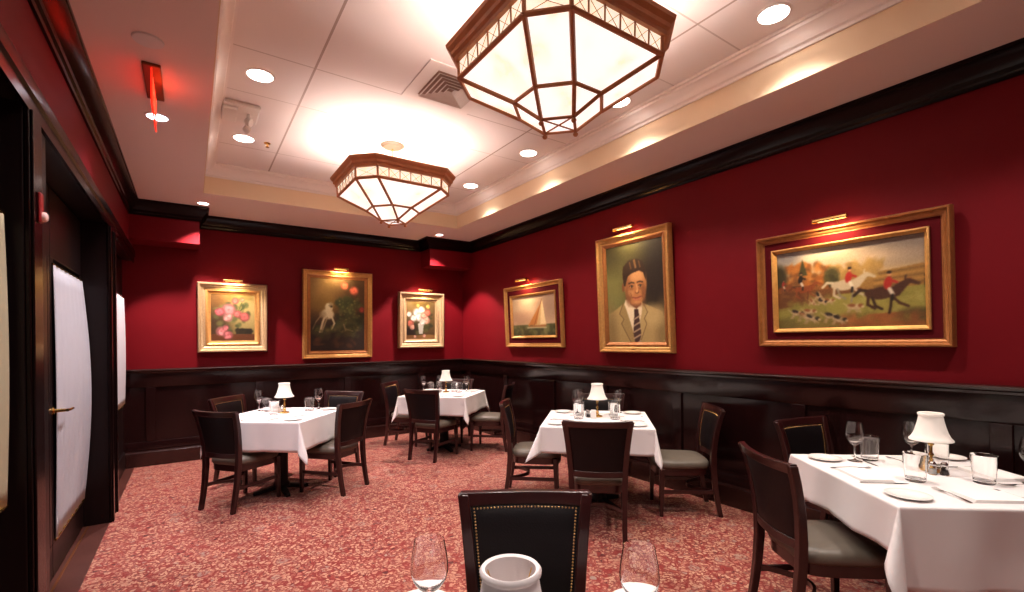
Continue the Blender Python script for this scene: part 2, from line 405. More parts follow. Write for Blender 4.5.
# ------------------------------------------------------------------ lights
def light(name, typ, loc, power, col=(1, .85, .7), parent=None, rot=None, **k):
    l = bpy.data.lights.new(name, typ); l.energy = power; l.color = col
    for a_, b_ in k.items(): setattr(l, a_, b_)
    o = bpy.data.objects.new(name, l); C.objects.link(o); o.location = loc
    if rot: o.rotation_euler = rot
    if parent: o.parent = parent
    return o
P_SPOT, P_UP, P_PIC = 60, 19, 1.9
WARM = (1, .88, .81)
dl_data = {}
def mk_down(z, lens, power, col, big=1.0, size=R(112), bl=.7):
    def mk():
        t_ = thing('recessed_downlight', '', 'downlight')
        MB().lathe([(.083 * big, 0), (.085 * big, -.006), (.100 * big, -.004), (.102 * big, 0)], 32).build('trim_ring', M_white, t_, smooth=40)
        MB().lathe([(0, -.002), (.084 * big, -.002), (.084 * big, -.0005), (0, -.0005)], 32).build('lens', lens, t_, smooth=40)
        light('downlight_beam', 'SPOT', (0, 0, -.02), power, col, t_, spot_size=size, spot_blend=bl, shadow_soft_size=.07)
        return t_
    return mk
down = once(mk_down(ZC, M_lens, P_SPOT, WARM))
downL = once(mk_down(ZC, M_lens, P_SPOT * 1.3, (1, .88, .92)))
GD = 'downlights in the raised ceiling'
downL((.44, 3.86, ZC), 0, 'downlight by the left tray edge, above and left of the twin emergency heads', GD)
downL((.44, 5.13, ZC), 0, 'downlight by the left tray edge, just beyond the twin emergency heads', GD)
downL((.44, 2.60, ZC), 0, 'downlight by the left tray edge above the top of the picture', GD)
down((2.93, 1.44, ZC), 0, 'big near downlight by the right tray edge at the top right', GD)
down((2.93, 2.68, ZC), 0, 'downlight half hidden behind the large near lantern', GD)
down((2.93, 3.94, ZC), 0, 'downlight on the right side midway between the two lanterns', GD)
down((2.93, 5.16, ZC), 0, 'small far downlight right of the smaller far lantern', GD)
down((2.93, .20, ZC), 0, 'downlight by the right tray edge above the right-hand table', GD)
down((.44, .05, ZC), 0, 'added unseen downlight on the left of the raised ceiling nearest the camera', GD)  # extra out-of-view downlight, added to brighten the foreground lampshade and glasses
down((.44, 1.3, ZC), 0, 'downlight on the left of the raised ceiling over the foreground table', GD)
sd = once(mk_down(ZS, M_lenscool, 26, (1, .88, .95), .75))
sd((-.18, 4.22, ZS), 0, 'bluish round downlight in the left soffit beyond the exit sign', 'downlights in the soffit')
cor = once(mk_down(ZS, M_lens, 190, (1, .78, .74), .62, R(86), .15))
cor((.14, 6.52, ZS), 0, 'downlight in the rear soffit beside the left corner beam', 'downlights in the soffit')
cor((3.165, 6.56, ZS), 0, 'downlight in the rear soffit beside the right corner beam', 'downlights in the soffit')
un = tag(MB().lathe([(0, -.012), (.05, -.012), (.068, -.008), (.072, 0), (0, 0)], 28).build('ceiling_speaker_cover', M_plastic, smooth=40), 'unlit white round cover plate on the left soffit before the exit sign', 'cover plate')
un.location = (-.172, 3.18, ZS)

# exit sign
ex = thing('exit_sign', 'red edge-lit exit sign hanging from the left soffit', 'exit sign', (-.172, 3.66, ZS))
MB().box(-.045, .045, -.235, .235, -.018, 0).build('canopy', M_bronze, ex, bevel=.004)
pl = MB().box(-.004, .004, -.222, .222, -.235, -.022).build('sign_plate', M_exitplate, ex, bevel=.001)
def letter(mb, ch, y, z, w, h, x0, x1):
    t_ = .022
    bars = {'E': [(0, t_, 0, h), (0, w, 0, t_), (0, w * .85, h / 2 - t_ / 2, h / 2 + t_ / 2), (0, w, h - t_, h)], 'I': [(w / 2 - t_ / 2, w / 2 + t_ / 2, 0, h)], 'T': [(w / 2 - t_ / 2, w / 2 + t_ / 2, 0, h), (0, w, h - t_, h)]}
    if ch == 'X':
        for s in (1, -1):
            xs = (0, w) if s > 0 else (w, 0)
            d = t_ * .7
            mb.loft([[(x, y + xs[0] - d, z), (x, y + xs[0] + d, z), (x, y + xs[1] + d, z + h), (x, y + xs[1] - d, z + h)] for x in (x0, x1)])
    else:
        for a0, a1, b0, b1 in bars[ch]: mb.box(x0, x1, y + a0, y + a1, z + b0, z + b1)
for side in (1, -1):
    le = MB(); x0, x1 = (.004, .0055) if side > 0 else (-.0055, -.004)
    for k, ch in enumerate('EXIT'):
        le2 = MB(); letter(le2, ch, 0, -.205, .075, .15, x0, x1)
        yy = -.175 + k * .095
        for p in le2.v: pass
        if side > 0: le.add([(p[0], yy + p[1], p[2]) for p in le2.v], le2.f)
        else: le.add([(p[0], -yy - p[1], p[2]) for p in le2.v], le2.f)
    lo = le.build('exit_lettering', M_exitred, ex); lo['label'] = 'red EXIT letters'
light('exit_glow', 'POINT', (.05, 0, -.06), .12, (1, .08, .02), ex, shadow_soft_size=.05)

# emergency light
em = thing('emergency_light', 'beige twin-head emergency light on the ceiling left edge', 'emergency light', (.40, 4.52, ZC))
MB().box(-.17, .10, -.17, .17, -.035, 0).build('housing', M_plastic, em, bevel=.012)
MB().box(-.17, -.06, -.13, .13, -.065, -.035).build('battery_box', M_plastic, em, bevel=.01)
for k, yy in enumerate((-.03, .13)):
    h_ = MB().tube([(.02, yy, -.03), (.02, yy, -.075)], .012, 10).lathe([(0, -.022), (.022, -.022), (.032, .0), (.035, .02), (.031, .024), (0, .018)], 20, Matrix.Translation((.02, yy, -.10)) @ Matrix.Rotation(R(115), 4, 'Y') @ Matrix.Rotation(R(25 - 50 * k), 4, 'X')).build('lamp_head', M_plastic, em, smooth=40)
spk = thing('sprinkler_head', 'small brass sprinkler on the ceiling beyond the emergency light', 'sprinkler', (.64, 5.13, ZC))
MB().lathe([(0, 0), (.03, 0), (.028, -.006), (.010, -.008), (.008, -.03), (.004, -.032), (0, -.032)], 16).build('escutcheon', M_brass, spk, smooth=40)
MB().lathe([(0, -.04), (.018, -.04), (.018, -.037), (0, -.037)], 16).tube([(.008, 0, -.028), (.012, 0, -.034), (0, 0, -.04)], .002, 6).build('deflector', M_brass, spk)

# supply diffuser
df = thing('air_diffuser', 'square white air diffuser with louvres on the ceiling between the lanterns', 'air vent', (1.685, 3.265, ZC))
MB().box(-.295, .295, -.28, .28, -.008, 0).build('face_plate', M_white, df, bevel=.003)
g = MB()
for k in range(5):
    a0 = .19 - k * .036; a1 = a0 - .026; zz = -.009 - .002 * k
    vs = []
    for (r_, z_) in ((a0, -.026), (a0 - .003, -.026), (a0 - .024, -.010), (a0 - .021, -.010)):
        vs.append([(-r_, -r_, z_), (r_, -r_, z_), (r_, r_, z_), (-r_, r_, z_)])
    g.loft(vs + [vs[0]], cap=False)
g.build('louvres', mat('louvre_paint', (.60, .52, .47), .5), df)
MB().box(-.192, .192, -.192, .192, -.0098, -.0082).build('throat', mat('vent_throat', (.33, .20, .15), .8), df)

# ------------------------------------------------------------------ lanterns
def octa(h, f, z):
    return [(-f, -h, z), (f, -h, z), (h, -f, z), (h, f, z), (f, h, z), (-f, h, z), (-h, f, z), (-h, -f, z)]
def mk_lantern():
    t_ = thing('pendant_lantern', '', 'pendant lamp')
    # heights are relative to the ceiling, z = 0
    zc, zb, zt, zr, z0 = 3.10 - ZC, 3.01 - ZC, 2.92 - ZC, 2.757 - ZC, 2.655 - ZC
    MB().lathe([(0, 0), (.115, 0), (.115, -.008), (.10, -.014), (.09, -.026), (.05, -.034), (.012, -.038), (0, -.038)], 32).build('ceiling_rose', mat('rose_plaster', (.085, .055, .030), .6), t_, smooth=35)
    MB().tube([(0, 0, -.03), (0, 0, zc + .01)], .009, 10).tube([(-.50, 0, zc - .012), (.50, 0, zc - .012)], .008, 8).tube([(0, -.50, zc - .012), (0, .50, zc - .012)], .008, 8).build('stem', M_brass, t_, smooth=40)
    co = MB(); pr = [(.455, .305, zb), (.478, .318, zb), (.482, .320, zb + .02), (.495, .328, zb + .03), (.498, .330, zb + .05), (.515, .342, zb + .07), (.52, .345, zc), (.50, .332, zc), (.465, .312, zb + .03)]
    L = [octa(h, f, z) for h, f, z in pr]
    co.loft(L + [L[0]], cap=False); co.build('cornice', M_lanternwood, t_)
    A = octa(.458, .308, zb); B = octa(.455, .306, zt); Rr = octa(.235, .095, zr); D = octa(.124, .0, z0)
    fr_ = MB()
    def bar(p, q, r): fr_.tube([p, q], r, 6)
    for k in range(8):
        k2 = (k + 1) % 8
        bar(A[k], B[k], .011); bar(B[k], B[k2], .0145); bar(B[k], Rr[k], .0135); bar(Rr[k], Rr[k2], .0115); bar(Rr[k], D[k], .0115)
        if k % 2: bar(D[k], D[k2], .009)
    bar(D[0], D[4], .005); bar(D[2], D[6], .005)
    fr_.build('frame', M_lanternwood, t_, smooth=60)
    ml = MB()
    for k in range(8):                       # leaded crosses in the band
        k2 = (k + 1) % 8; n = 6 if k % 2 == 0 else 2
        if k % 2: n = 1
        P = lambda u, v: Vector(A[k]).lerp(Vector(A[k2]), u).lerp(Vector(B[k]).lerp(Vector(B[k2]), u), v)
        for i in range(n):
            u0, u1 = i / n, (i + 1) / n
            if i: ml.tube([P(u0, 0), P(u0, 1)], .005, 6)
            ml.tube([P(u0, 0), P(u1, 1)], .0016, 5); ml.tube([P(u1, 0), P(u0, 1)], .0016, 5)
    ml.build('leading', M_lanternwood, t_, smooth=60)
    def panel(vs, m):
        c = sum((Vector(v) for v in vs), Vector()) / len(vs); vs = [Vector(v) for v in vs]
        n = (vs[1] - vs[0]).cross(vs[2] - vs[0]).normalized()
        inn = Vector((-c.x, -c.y, .3)); n = n if n.dot(inn) > 0 else -n
        MB().loft([[v + n * .002 for v in vs], [v + n * .006 for v in vs]]).build('glass_panel', m, t_)
    for k in range(8):
        k2 = (k + 1) % 8
        panel([A[k], A[k2], B[k2], B[k]], M_bandglass)
        panel([B[k], B[k2], Rr[k2], Rr[k]], M_lanternglass)
        if k % 2: panel([Rr[k], Rr[k2], D[k2], D[k]], M_lanternglass)
        else: panel([Rr[k], Rr[k2], D[k]], M_lanternglass)
    panel([D[0], D[2], D[4], D[6]], M_lanternglass)
    for k in (0, 2, 4, 6):
        MB().lathe([(0, 0), (.007, -.002), (.006, -.008), (.014, -.016), (.015, -.022), (.010, -.031), (0, -.034)], 14, Matrix.Translation(D[k])).build('finial', M_lanternwood, t_, smooth=50)
    for sx, sy in ((.14, .14), (-.14, .14), (.14, -.14), (-.14, -.14)):
        light('lantern_bulb', 'POINT', (sx * .8, sy * .8, zb - .15), P_UP / 4, (1, .92, .90), t_, shadow_soft_size=.05)
    return t_
lan = once(mk_lantern)
lan((1.70, 2.0, ZC), 0, 'large near wood-framed glass lantern at the top of the picture', 'wood-framed ceiling lanterns')
lan((1.68, 4.52, ZC), 0, 'smaller far wood-framed glass lantern over the middle of the room', 'wood-framed ceiling lanterns')

# ------------------------------------------------------------------ paintings
class Paint:
    def __init__(s, w, h, nx):
        s.w, s.h = w, h; s.nx = nx; s.ny = max(8, round(nx * h / w)); s.asp = h / w
        v, u = np.mgrid[0:s.ny + 1, 0:s.nx + 1]; s.u = u / s.nx; s.v = v / s.ny
        s.c = np.zeros((s.ny + 1, s.nx + 1, 3)); s.rng = np.random.RandomState(3)
    def put(s, m, col): s.c += (np.array(col, float) - s.c) * np.clip(m, 0, 1)[..., None]
    def grad(s, v0, v1, c0, c1):
        m = (s.v >= v0) & (s.v <= v1); t_ = np.clip((s.v - v0) / (v1 - v0), 0, 1)[..., None]
        s.c = np.where(m[..., None], np.array(c0) * (1 - t_) + np.array(c1) * t_, s.c)
    def ell(s, cx, cy, rx, ry, col, soft=.3, ang=0, al=1):
        dx = s.u - cx; dy = (s.v - cy) * s.asp; a_ = R(ang)
        x = dx * math.cos(a_) + dy * math.sin(a_); y = -dx * math.sin(a_) + dy * math.cos(a_)
        d = np.sqrt((x / rx) ** 2 + (y / (ry * s.asp)) ** 2); s.put(np.clip((1 + soft / 2 - d) / soft, 0, 1) * al, col)
    def poly(s, pts, col, al=1):
        ins = np.zeros(s.u.shape, bool); n = len(pts)
        for i in range(n):
            (x0, y0), (x1, y1) = pts[i], pts[(i + 1) % n]
            if y0 == y1: continue
            cnd = ((s.v < y0) != (s.v < y1)) & (s.u < (x1 - x0) * (s.v - y0) / (y1 - y0) + x0); ins ^= cnd
        f = ins.astype(float); g_ = f.copy()
        g_[1:-1, 1:-1] = (f[1:-1, 1:-1] * 2 + f[:-2, 1:-1] + f[2:, 1:-1] + f[1:-1, :-2] + f[1:-1, 2:]) / 6
        s.put(g_ * al, col)
    def line(s, pts, w, col, al=1):
        for (x0, y0), (x1, y1) in zip(pts[:-1], pts[1:]):
            ax, ay = x0, y0 * s.asp; bx, by = x1, y1 * s.asp; px, py = s.u, s.v * s.asp
            L2 = (bx - ax) ** 2 + (by - ay) ** 2 + 1e-9
            t_ = np.clip(((px - ax) * (bx - ax) + (py - ay) * (by - ay)) / L2, 0, 1)
            d = np.sqrt((px - ax - t_ * (bx - ax)) ** 2 + (py - ay - t_ * (by - ay)) ** 2); s.put(np.clip((w * 1.3 - d) / (w * .6), 0, 1) * al, col)
    def blobs(s, n, box, r, cols, al=.8, seed=1):
        rg = np.random.RandomState(seed)
        for _ in range(n):
            s.ell(rg.uniform(box[0], box[2]), rg.uniform(box[1], box[3]), rg.uniform(*r), rg.uniform(*r), cols[rg.randint(len(cols))], .8, rg.uniform(0, 180), al)
    def blur(s, n):
        for _ in range(n):
            c = np.pad(s.c, ((1, 1), (1, 1), (0, 0)), mode='edge'); s.c = (c[1:-1, 1:-1] * 2 + c[:-2, 1:-1] + c[2:, 1:-1] + c[1:-1, :-2] + c[1:-1, 2:]) / 6
        return s
    def mesh(s, name, parent, z0, depth, gain=1.0):
        c = np.clip(s.c + s.rng.normal(0, 4, s.u.shape)[..., None], 0, 255) / 255
        lin = np.where(c <= .04045, c / 12.92, ((c + .055) / 1.055) ** 2.4) * gain
        n1 = s.nx + 1
        vs = np.stack([(s.u - .5) * s.w, np.full_like(s.u, -depth), z0 + (1 - s.v) * s.h], -1).reshape(-1, 3)
        idx = np.arange((s.ny + 1) * n1).reshape(s.ny + 1, n1)
        fs = np.stack([idx[1:, :-1], idx[1:, 1:], idx[:-1, 1:], idx[:-1, :-1]], -1).reshape(-1, 4)
        me = bpy.data.meshes.new(name); me.from_pydata(vs.tolist(), [], fs.tolist())
        at = me.color_attributes.new('paint', 'FLOAT_COLOR', 'POINT')
        at.data.foreach_set('color', np.concatenate([lin.reshape(-1, 3), np.ones((len(vs), 1))], 1).ravel().astype('f'))
        me.materials.append(M_canvas)
        o = bpy.data.objects.new(name, me); C.objects.link(o); o.parent = parent
        sd_ = o.modifiers.new('thick', 'SOLIDIFY'); sd_.thickness = .006; sd_.offset = -1
        return o
M_canvas = bpy.data.materials.new('oil_canvas'); M_canvas.use_nodes = True
_b = M_canvas.node_tree.nodes['Principled BSDF']; _a = M_canvas.node_tree.nodes.new('ShaderNodeAttribute'); _a.attribute_name = 'paint'
M_canvas.node_tree.links.new(_a.outputs['Color'], _b.inputs['Base Color']); _b.inputs['Roughness'].default_value = .42

def roses(p, spots, seed=2):
    rg = np.random.RandomState(seed)
    for (x, y, r, c) in spots:
        r *= 1.22
        p.ell(x, y, r, r / p.asp, [k * .72 for k in c], .4)
        for k in range(9):
            a_ = rg.uniform(0, 6.28); d = r * rg.uniform(.1, .6); kk = rg.uniform(.85, 1.25)
            p.ell(x + d * math.cos(a_), y + d * math.sin(a_) / p.asp, r * .42, r * .3 / p.asp, [min(255, q * kk) for q in c], .7, rg.uniform(0, 180), .75)
        p.ell(x, y, r * .16, r * .12 / p.asp, [q * .74 for q in c], .9)

def paint_roses():
    p = Paint(.50, .60, 90)
    p.grad(0, 1, (176, 150, 88), (132, 120, 66)); p.ell(.05, .15, .4, .35, (120, 84, 40), 1.2); p.ell(.1, .75, .35, .4, (70, 52, 30), 1.0); p.ell(.85, .4, .35, .4, (186, 168, 104), 1.2)
    p.poly([(0, .86), (1, .86), (1, 1), (0, 1)], (104, 60, 30))
    p.blobs(40, (.12, .2, .85, .8), (.03, .07), [(70, 80, 40), (96, 104, 58), (54, 62, 32), (120, 122, 70)], .8, 5)
    for (x, y) in ((.72, .12), (.8, .2), (.75, .28)): p.line([(.6, .4), (x, y)], .008, (70, 84, 40))
    p.poly([(.56, .74), (.93, .74), (.93, .86), (.56, .86)], (44, 38, 26)); p.blobs(14, (.56, .72, .93, .82), (.03, .05), [(40, 36, 26), (56, 50, 30)], .9, 8)
    roses(p, [(.40, .33, .13, (222, 140, 140)), (.20, .38, .09, (206, 104, 110)), (.55, .13, .07, (206, 120, 112)), (.60, .42, .08, (216, 118, 112)), (.76, .48, .10, (214, 110, 104)), (.38, .50, .09, (230, 160, 152)), (.23, .80, .10, (226, 140, 138)), (.38, .88, .09, (220, 124, 124)), (.33, .72, .06, (214, 120, 122)), (.70, .10, .05, (206, 150, 120))])
    return p.blur(1)
def paint_hound():
    p = Paint(.77, 1.04, 90)
    p.grad(0, 1, (126, 96, 48), (38, 26, 18)); p.ell(.2, .25, .5, .3, (128, 98, 50), 1.2); p.ell(.85, .2, .4, .3, (70, 48, 26), 1.2); p.ell(.5, .95, .8, .4, (32, 22, 16), 1)
    p.ell(.25, .35, .2, .12, (120, 92, 40), .9); p.blobs(70, (.45, .25, .95, .7), (.03, .07), [(44, 52, 28), (62, 70, 38), (34, 40, 22), (82, 84, 46)], .7, 4)
    p.blobs(30, (.05, .68, .9, .8), (.03, .08), [(52, 58, 28), (70, 66, 34)], .6, 9)
    roses(p, [(.62, .09, .06, (196, 104, 72)), (.80, .15, .07, (204, 100, 76)), (.95, .42, .05, (150, 60, 50))])
    w = (206, 196, 158); d = (150, 134, 100)
    p.ell(.31, .49, .11, .07, w, .4, 15); p.ell(.33, .40, .075, .05, w, .4, 70); p.ell(.36, .36, .05, .035, d, .5, 20); p.ell(.31, .37, .035, .03, w, .5)
    p.line([(.26, .52), (.22, .60), (.17, .74)], .018, w); p.line([(.30, .54), (.24, .66), (.20, .74)], .014, d); p.line([(.38, .53), (.43, .62), (.38, .70)], .015, w)
    p.ell(.22, .50, .06, .05, d, .6, 20, .7); p.line([(.1, .6), (.04, .70)], .010, d, .6); p.line([(.1, .6), (.2, .5)], .01, d); p.line([(.6, .63), (.64, .72)], .010, d); p.line([(.64, .70), (.78, .73)], .008, d)
    p.blobs(36, (.5, .28, .9, .62), (.008, .02), [(110, 116, 62), (84, 96, 50), (132, 128, 76)], .7, 14); p.blobs(26, (.08, .66, .92, .74), (.006, .03), [(92, 96, 46), (112, 104, 56)], .6, 15)
    p.ell(.375, .385, .022, .016, (60, 44, 30), .6); p.ell(.335, .372, .007, .006, (30, 22, 16), .5)
    p.blobs(10, (.1, .84, .9, .94), (.02, .08), [(96, 58, 34), (70, 44, 26)], .6, 3)
    return p.blur(1)
def paint_whiteflowers():
    p = Paint(.50, .63, 90)
    p.grad(0, 1, (150, 124, 70), (64, 44, 26)); p.ell(.9, .3, .4, .4, (96, 76, 42), 1.2); p.ell(.15, .85, .35, .3, (34, 22, 16), 1)
    p.poly([(0, .88), (1, .88), (1, 1), (0, 1)], (116, 78, 40)); p.ell(.75, .92, .3, .05, (150, 110, 60), .8)
    p.blobs(50, (.08, .25, .92, .85), (.03, .08), [(60, 64, 34), (44, 46, 26), (90, 88, 50)], .8, 6)
    p.poly([(.40, .6), (.60, .6), (.57, .85), (.44, .85)], (186, 184, 170)); p.ell(.5, .6, .1, .03, (206, 200, 186), .4)
    c1, c2, c3 = (236, 226, 208), (222, 166, 140), (206, 112, 90)
    roses(p, [(.36, .30, .11, c1), (.52, .24, .10, c1), (.45, .42, .12, c1), (.62, .38, .11, c2), (.74, .30, .09, c3), (.70, .50, .10, c2), (.25, .45, .09, c1), (.15, .58, .09, c3), (.10, .35, .07, c1), (.56, .54, .09, c1), (.20, .68, .07, c2), (.40, .12, .05, (214, 190, 110)), (.75, .14, .06, (214, 180, 104)), (.62, .9, .05, c2), (.3, .92, .04, c2)], 8)
    return p.blur(1)
def paint_yacht():
    p = Paint(.95, .61, 110)
    p.grad(0, .72, (150, 118, 88), (190, 156, 122)); p.ell(.35, .25, .4, .3, (196, 170, 138), 1.3); p.ell(.9, .2, .3, .3, (150, 120, 96), 1.2); p.ell(.2, .55, .3, .15, (176, 140, 112), 1)
    p.grad(.70, 1, (84, 82, 48), (40, 42, 26))
    p.blobs(60, (0, .74, 1, 1), (.02, .07), [(60, 64, 34), (104, 104, 62), (44, 46, 28), (126, 124, 84)], .6, 2)
    p.poly([(.72, .16), (.795, .72), (.50, .72)], (196, 160, 108)); p.poly([(.72, .16), (.795, .72), (.66, .72)], (222, 194, 144))
    p.poly([(.69, .24), (.58, .70), (.37, .725)], (176, 112, 58)); p.line([(.72, .15), (.52, .735)], .005, (110, 62, 30))
    p.poly([(.36, .725), (.82, .715), (.76, .765), (.44, .77)], (150, 96, 52)); p.line([(.36, .77), (.8, .775)], .008, (196, 186, 150))
    return p.blur(1)
def paint_portrait():
    p = Paint(.76, 1.065, 130)
    p.grad(0, 1, (92, 88, 44), (76, 74, 40)); p.ell(.95, .3, .45, .6, (34, 26, 18), 1.1); p.ell(.05, .5, .3, .45, (112, 108, 58), 1.2); p.ell(.2, .05, .5, .2, (66, 62, 34), 1.2)
    coat = (158, 134, 84); cs = (126, 104, 62)
    p.poly([(0, .70), (.12, .665), (.30, .60), (.42, .58), (.62, .60), (.80, .655), (.95, .70), (1, .76), (1, 1), (0, 1)], coat)
    p.ell(.05, .95, .12, .3, cs, 1); p.ell(.97, .95, .12, .3, cs, 1); p.ell(.8, .74, .16, .1, (172, 148, 96), 1)
    p.poly([(.34, .56), (.62, .58), (.66, .66), (.545, .86), (.53, 1), (.50, 1), (.44, .84), (.31, .62)], (214, 196, 160))   # shirt
    p.poly([(.30, .58), (.22, .70), (.30, .75), (.25, .80), (.42, 1), (.50, 1), (.42, .80), (.36, .68)], (146, 122, 74)); p.line([(.30, .59), (.22, .70), (.30, .755), (.25, .80), (.42, 1)], .006, (96, 74, 42))
    p.poly([(.64, .60), (.72, .70), (.66, .76), (.70, .81), (.57, 1), (.54, 1), (.58, .80), (.62, .70)], (168, 144, 92)); p.line([(.66, .62), (.72, .70), (.66, .76), (.70, .81), (.57, 1)], .006, (110, 86, 48))
    p.poly([(.49, .66), (.56, .66), (.57, .71), (.60, .92), (.55, 1), (.49, 1), (.46, .90), (.49, .71)], (58, 34, 28))      # tie
    for k in range(5):
        y = .73 + k * .062; p.line([(.475, y + .035), (.585, y)], .011, (170, 150, 120), .9)
    skin = (170, 112, 64); sh = (112, 66, 36); lt = (204, 150, 96)
    p.poly([(.40, .50), (.63, .52), (.62, .62), (.53, .66), (.42, .61)], sh)                                           # neck
    p.ell(.315, .43, .03, .05, sh, .4, 10); p.ell(.525, .41, .195, .20, skin, .18); p.ell(.53, .525, .155, .10, skin, .25); p.ell(.40, .53, .05, .08, sh, .9, 0, .7); p.ell(.67, .53, .04, .09, sh, .9, 0, .6); p.ell(.42, .40, .05, .05, lt, .9, 0, .4); p.ell(.40, .44, .06, .14, sh, .9, 0, .6); p.ell(.56, .33, .12, .06, lt, .9, 0, .8)
    p.ell(.44, .49, .05, .04, lt, .9, 0, .5); p.ell(.66, .47, .04, .05, sh, .9, 0, .4)
    hair = (46, 30, 18)
    p.poly([(.32, .42), (.30, .32), (.32, .23), (.42, .175), (.55, .165), (.66, .20), (.71, .28), (.715, .40), (.69, .36), (.67, .315), (.60, .29), (.48, .305), (.40, .33), (.365, .39), (.345, .43)], hair)
    p.line([(.44, .20), (.46, .26)], .012, (96, 68, 40)); p.line([(.52, .185), (.54, .25)], .018, (142, 106, 66), .8); p.line([(.60, .20), (.62, .255)], .012, (96, 68, 40))
    for x in (.46, .61):
        p.line([(x - .05, .405 if x < .5 else .40), (x, .395), (x + .045, .405)], .010, (58, 34, 20))
        p.ell(x, .437, .030, .013, (160, 118, 78), .6); p.ell(x + .004, .437, .014, .014, (40, 26, 18), .4); p.line([(x - .035, .432), (x, .424), (x + .035, .434)], .005, (60, 36, 22))
        p.ell(x, .462, .04, .014, sh, .9, 0, .5)
    p.line([(.545, .42), (.565, .485)], .012, lt, .7); p.ell(.555, .495, .034, .018, sh, .6); p.ell(.552, .487, .022, .014, lt, .6)
    p.line([(.47, .545), (.54, .553), (.62, .542)], .008, (120, 52, 40)); p.line([(.49, .562), (.545, .570), (.60, .560)], .008, (176, 98, 74)); p.line([(.44, .50), (.46, .55)], .006, sh, .7); p.line([(.66, .50), (.64, .55)], .006, sh, .7)
    p.ell(.545, .605, .05, .02, lt, .8, 0, .5); p.ell(.545, .625, .12, .02, sh, .9, 0, .5)
    return p.blur(1)
def paint_hunt():
    p = Paint(.91, .585, 210)
    p.grad(0, .45, (150, 128, 108), (190, 160, 112)); p.ell(.3, .05, .35, .2, (206, 190, 162), 1.2); p.ell(.85, .1, .35, .16, (128, 112, 98), 1.2); p.ell(.65, .2, .3, .08, (174, 150, 122), 1.2); p.ell(.08, .05, .1, .12, (142, 134, 126), 1)
    p.poly([(.55, .42), (.7, .37), (.85, .35), (1, .32), (1, .60), (.5, .60)], (146, 106, 50))
    for k in range(5): p.line([(.7, .40 + .035 * k), (1, .36 + .04 * k)], .006, [(120, 88, 42), (166, 122, 60)][k % 2])
    p.blobs(60, (.40, .25, .74, .42), (.02, .05), [(150, 116, 58), (128, 96, 48), (166, 130, 68)], .7, 3)
    p.blobs(70, (.05, .17, .37, .45), (.02, .045), [(170, 100, 38), (188, 116, 46), (140, 78, 30), (110, 66, 28)], .8, 4)
    p.ell(.02, .32, .06, .16, (54, 48, 24), .6); p.poly([(.17, .32), (.205, .11), (.24, .32)], (66, 62, 32)); p.ell(.417, .38, .055, .12, (62, 58, 28), .5); p.blobs(10, (.37, .3, .46, .45), (.01, .03), [(78, 70, 34), (50, 46, 22)], .8, 6)
    p.grad(.60, 1, (134, 122, 56), (122, 104, 46))
    p.poly([(0, .48), (.45, .50), (.62, .54), (.62, .60), (.3, .68), (0, .74)], (104, 62, 30)); p.poly([(0, .46), (.4, .47), (.4, .52), (0, .53)], (130, 80, 36))
    p.blobs(40, (0, .5, .5, .7), (.01, .05), [(96, 56, 28), (128, 84, 40), (84, 50, 26)], .5, 7)
    p.poly([(.45, .60), (1, .56), (1, .80), (.8, .80), (.5, .86), (0, .97), (0, .78), (.3, .70)], (140, 130, 58)); p.blobs(60, (.1, .62, 1, .85), (.02, .06), [(152, 138, 64), (124, 116, 50), (160, 150, 78)], .5, 8)
    p.poly([(.45, 1), (.5, .92), (.68, .86), (.9, .84), (1, .9), (1, 1)], (142, 84, 42)); p.ell(.95, .88, .1, .07, (76, 68, 32), .9); p.blobs(24, (.45, .88, 1, 1), (.02, .06), [(156, 96, 50), (120, 70, 36)], .5, 9)
    p.ell(.05, .95, .12, .08, (104, 92, 42), .9)
    def horse(x, y, s, col, leap, tailc):
        d = [k * .7 for k in col]
        p.ell(x, y, .085 * s, .062 * s / p.asp * .78, col, .25, -6 * leap); p.ell(x - .07 * s, y - .004, .042 * s, .052 * s, col, .3); p.ell(x + .065 * s, y + .01, .045 * s, .056 * s, col, .3)
        p.poly([(x + .05 * s, y - .05 * s), (x + .15 * s, y - .14 * s), (x + .185 * s, y - .12 * s), (x + .105 * s, y + .05 * s)], col)
        p.poly([(x + .14 * s, y - .15 * s), (x + .175 * s, y - .145 * s), (x + .235 * s, y - .085 * s), (x + .225 * s, y - .06 * s), (x + .155 * s, y - .10 * s)], col)
        p.line([(x + .145 * s, y - .15 * s), (x + .15 * s, y - .18 * s)], .006 * s, col)
        p.line([(x + .07 * s, y + .06 * s), (x + .11 * s, y + .13 * s), (x + .16 * s, y + .17 * s)], .009 * s, col); p.line([(x + .06 * s, y + .06 * s), (x + .055 * s, y + .16 * s), (x + .045 * s, y + .24 * s)], .008 * s, d)
        p.line([(x - .085 * s, y + .04 * s), (x - .09 * s, y + .13 * s), (x - .045 * s, y + .18 * s)], .010 * s, col); p.line([(x - .06 * s, y + .05 * s), (x - .04 * s, y + .15 * s), (x - .0 * s, y + .19 * s)], .009 * s, d)
        p.line([(x - .1 * s, y - .04 * s), (x - .14 * s, y - .05 * s), (x - .18 * s, y + .01 * s)], .011 * s, tailc)
    def rider(x, y, s, coat_):
        p.ell(x, y, .028 * s, .085 * s, coat_, .3, 12); p.ell(x + .012 * s, y - .11 * s, .012 * s, .022 * s, (196, 136, 96), .3); p.ell(x + .011 * s, y - .135 * s, .017 * s, .018 * s, (24, 16, 14), .3)
        p.line([(x + .01 * s, y - .04 * s), (x + .06 * s, y + .0 * s)], .010 * s, coat_); p.line([(x + .01 * s, y + .08 * s), (x + .03 * s, y + .15 * s)], .014 * s, (214, 200, 176)); p.line([(x + .03 * s, y + .16 * s), (x + .025 * s, y + .22 * s)], .010 * s, (24, 16, 14))
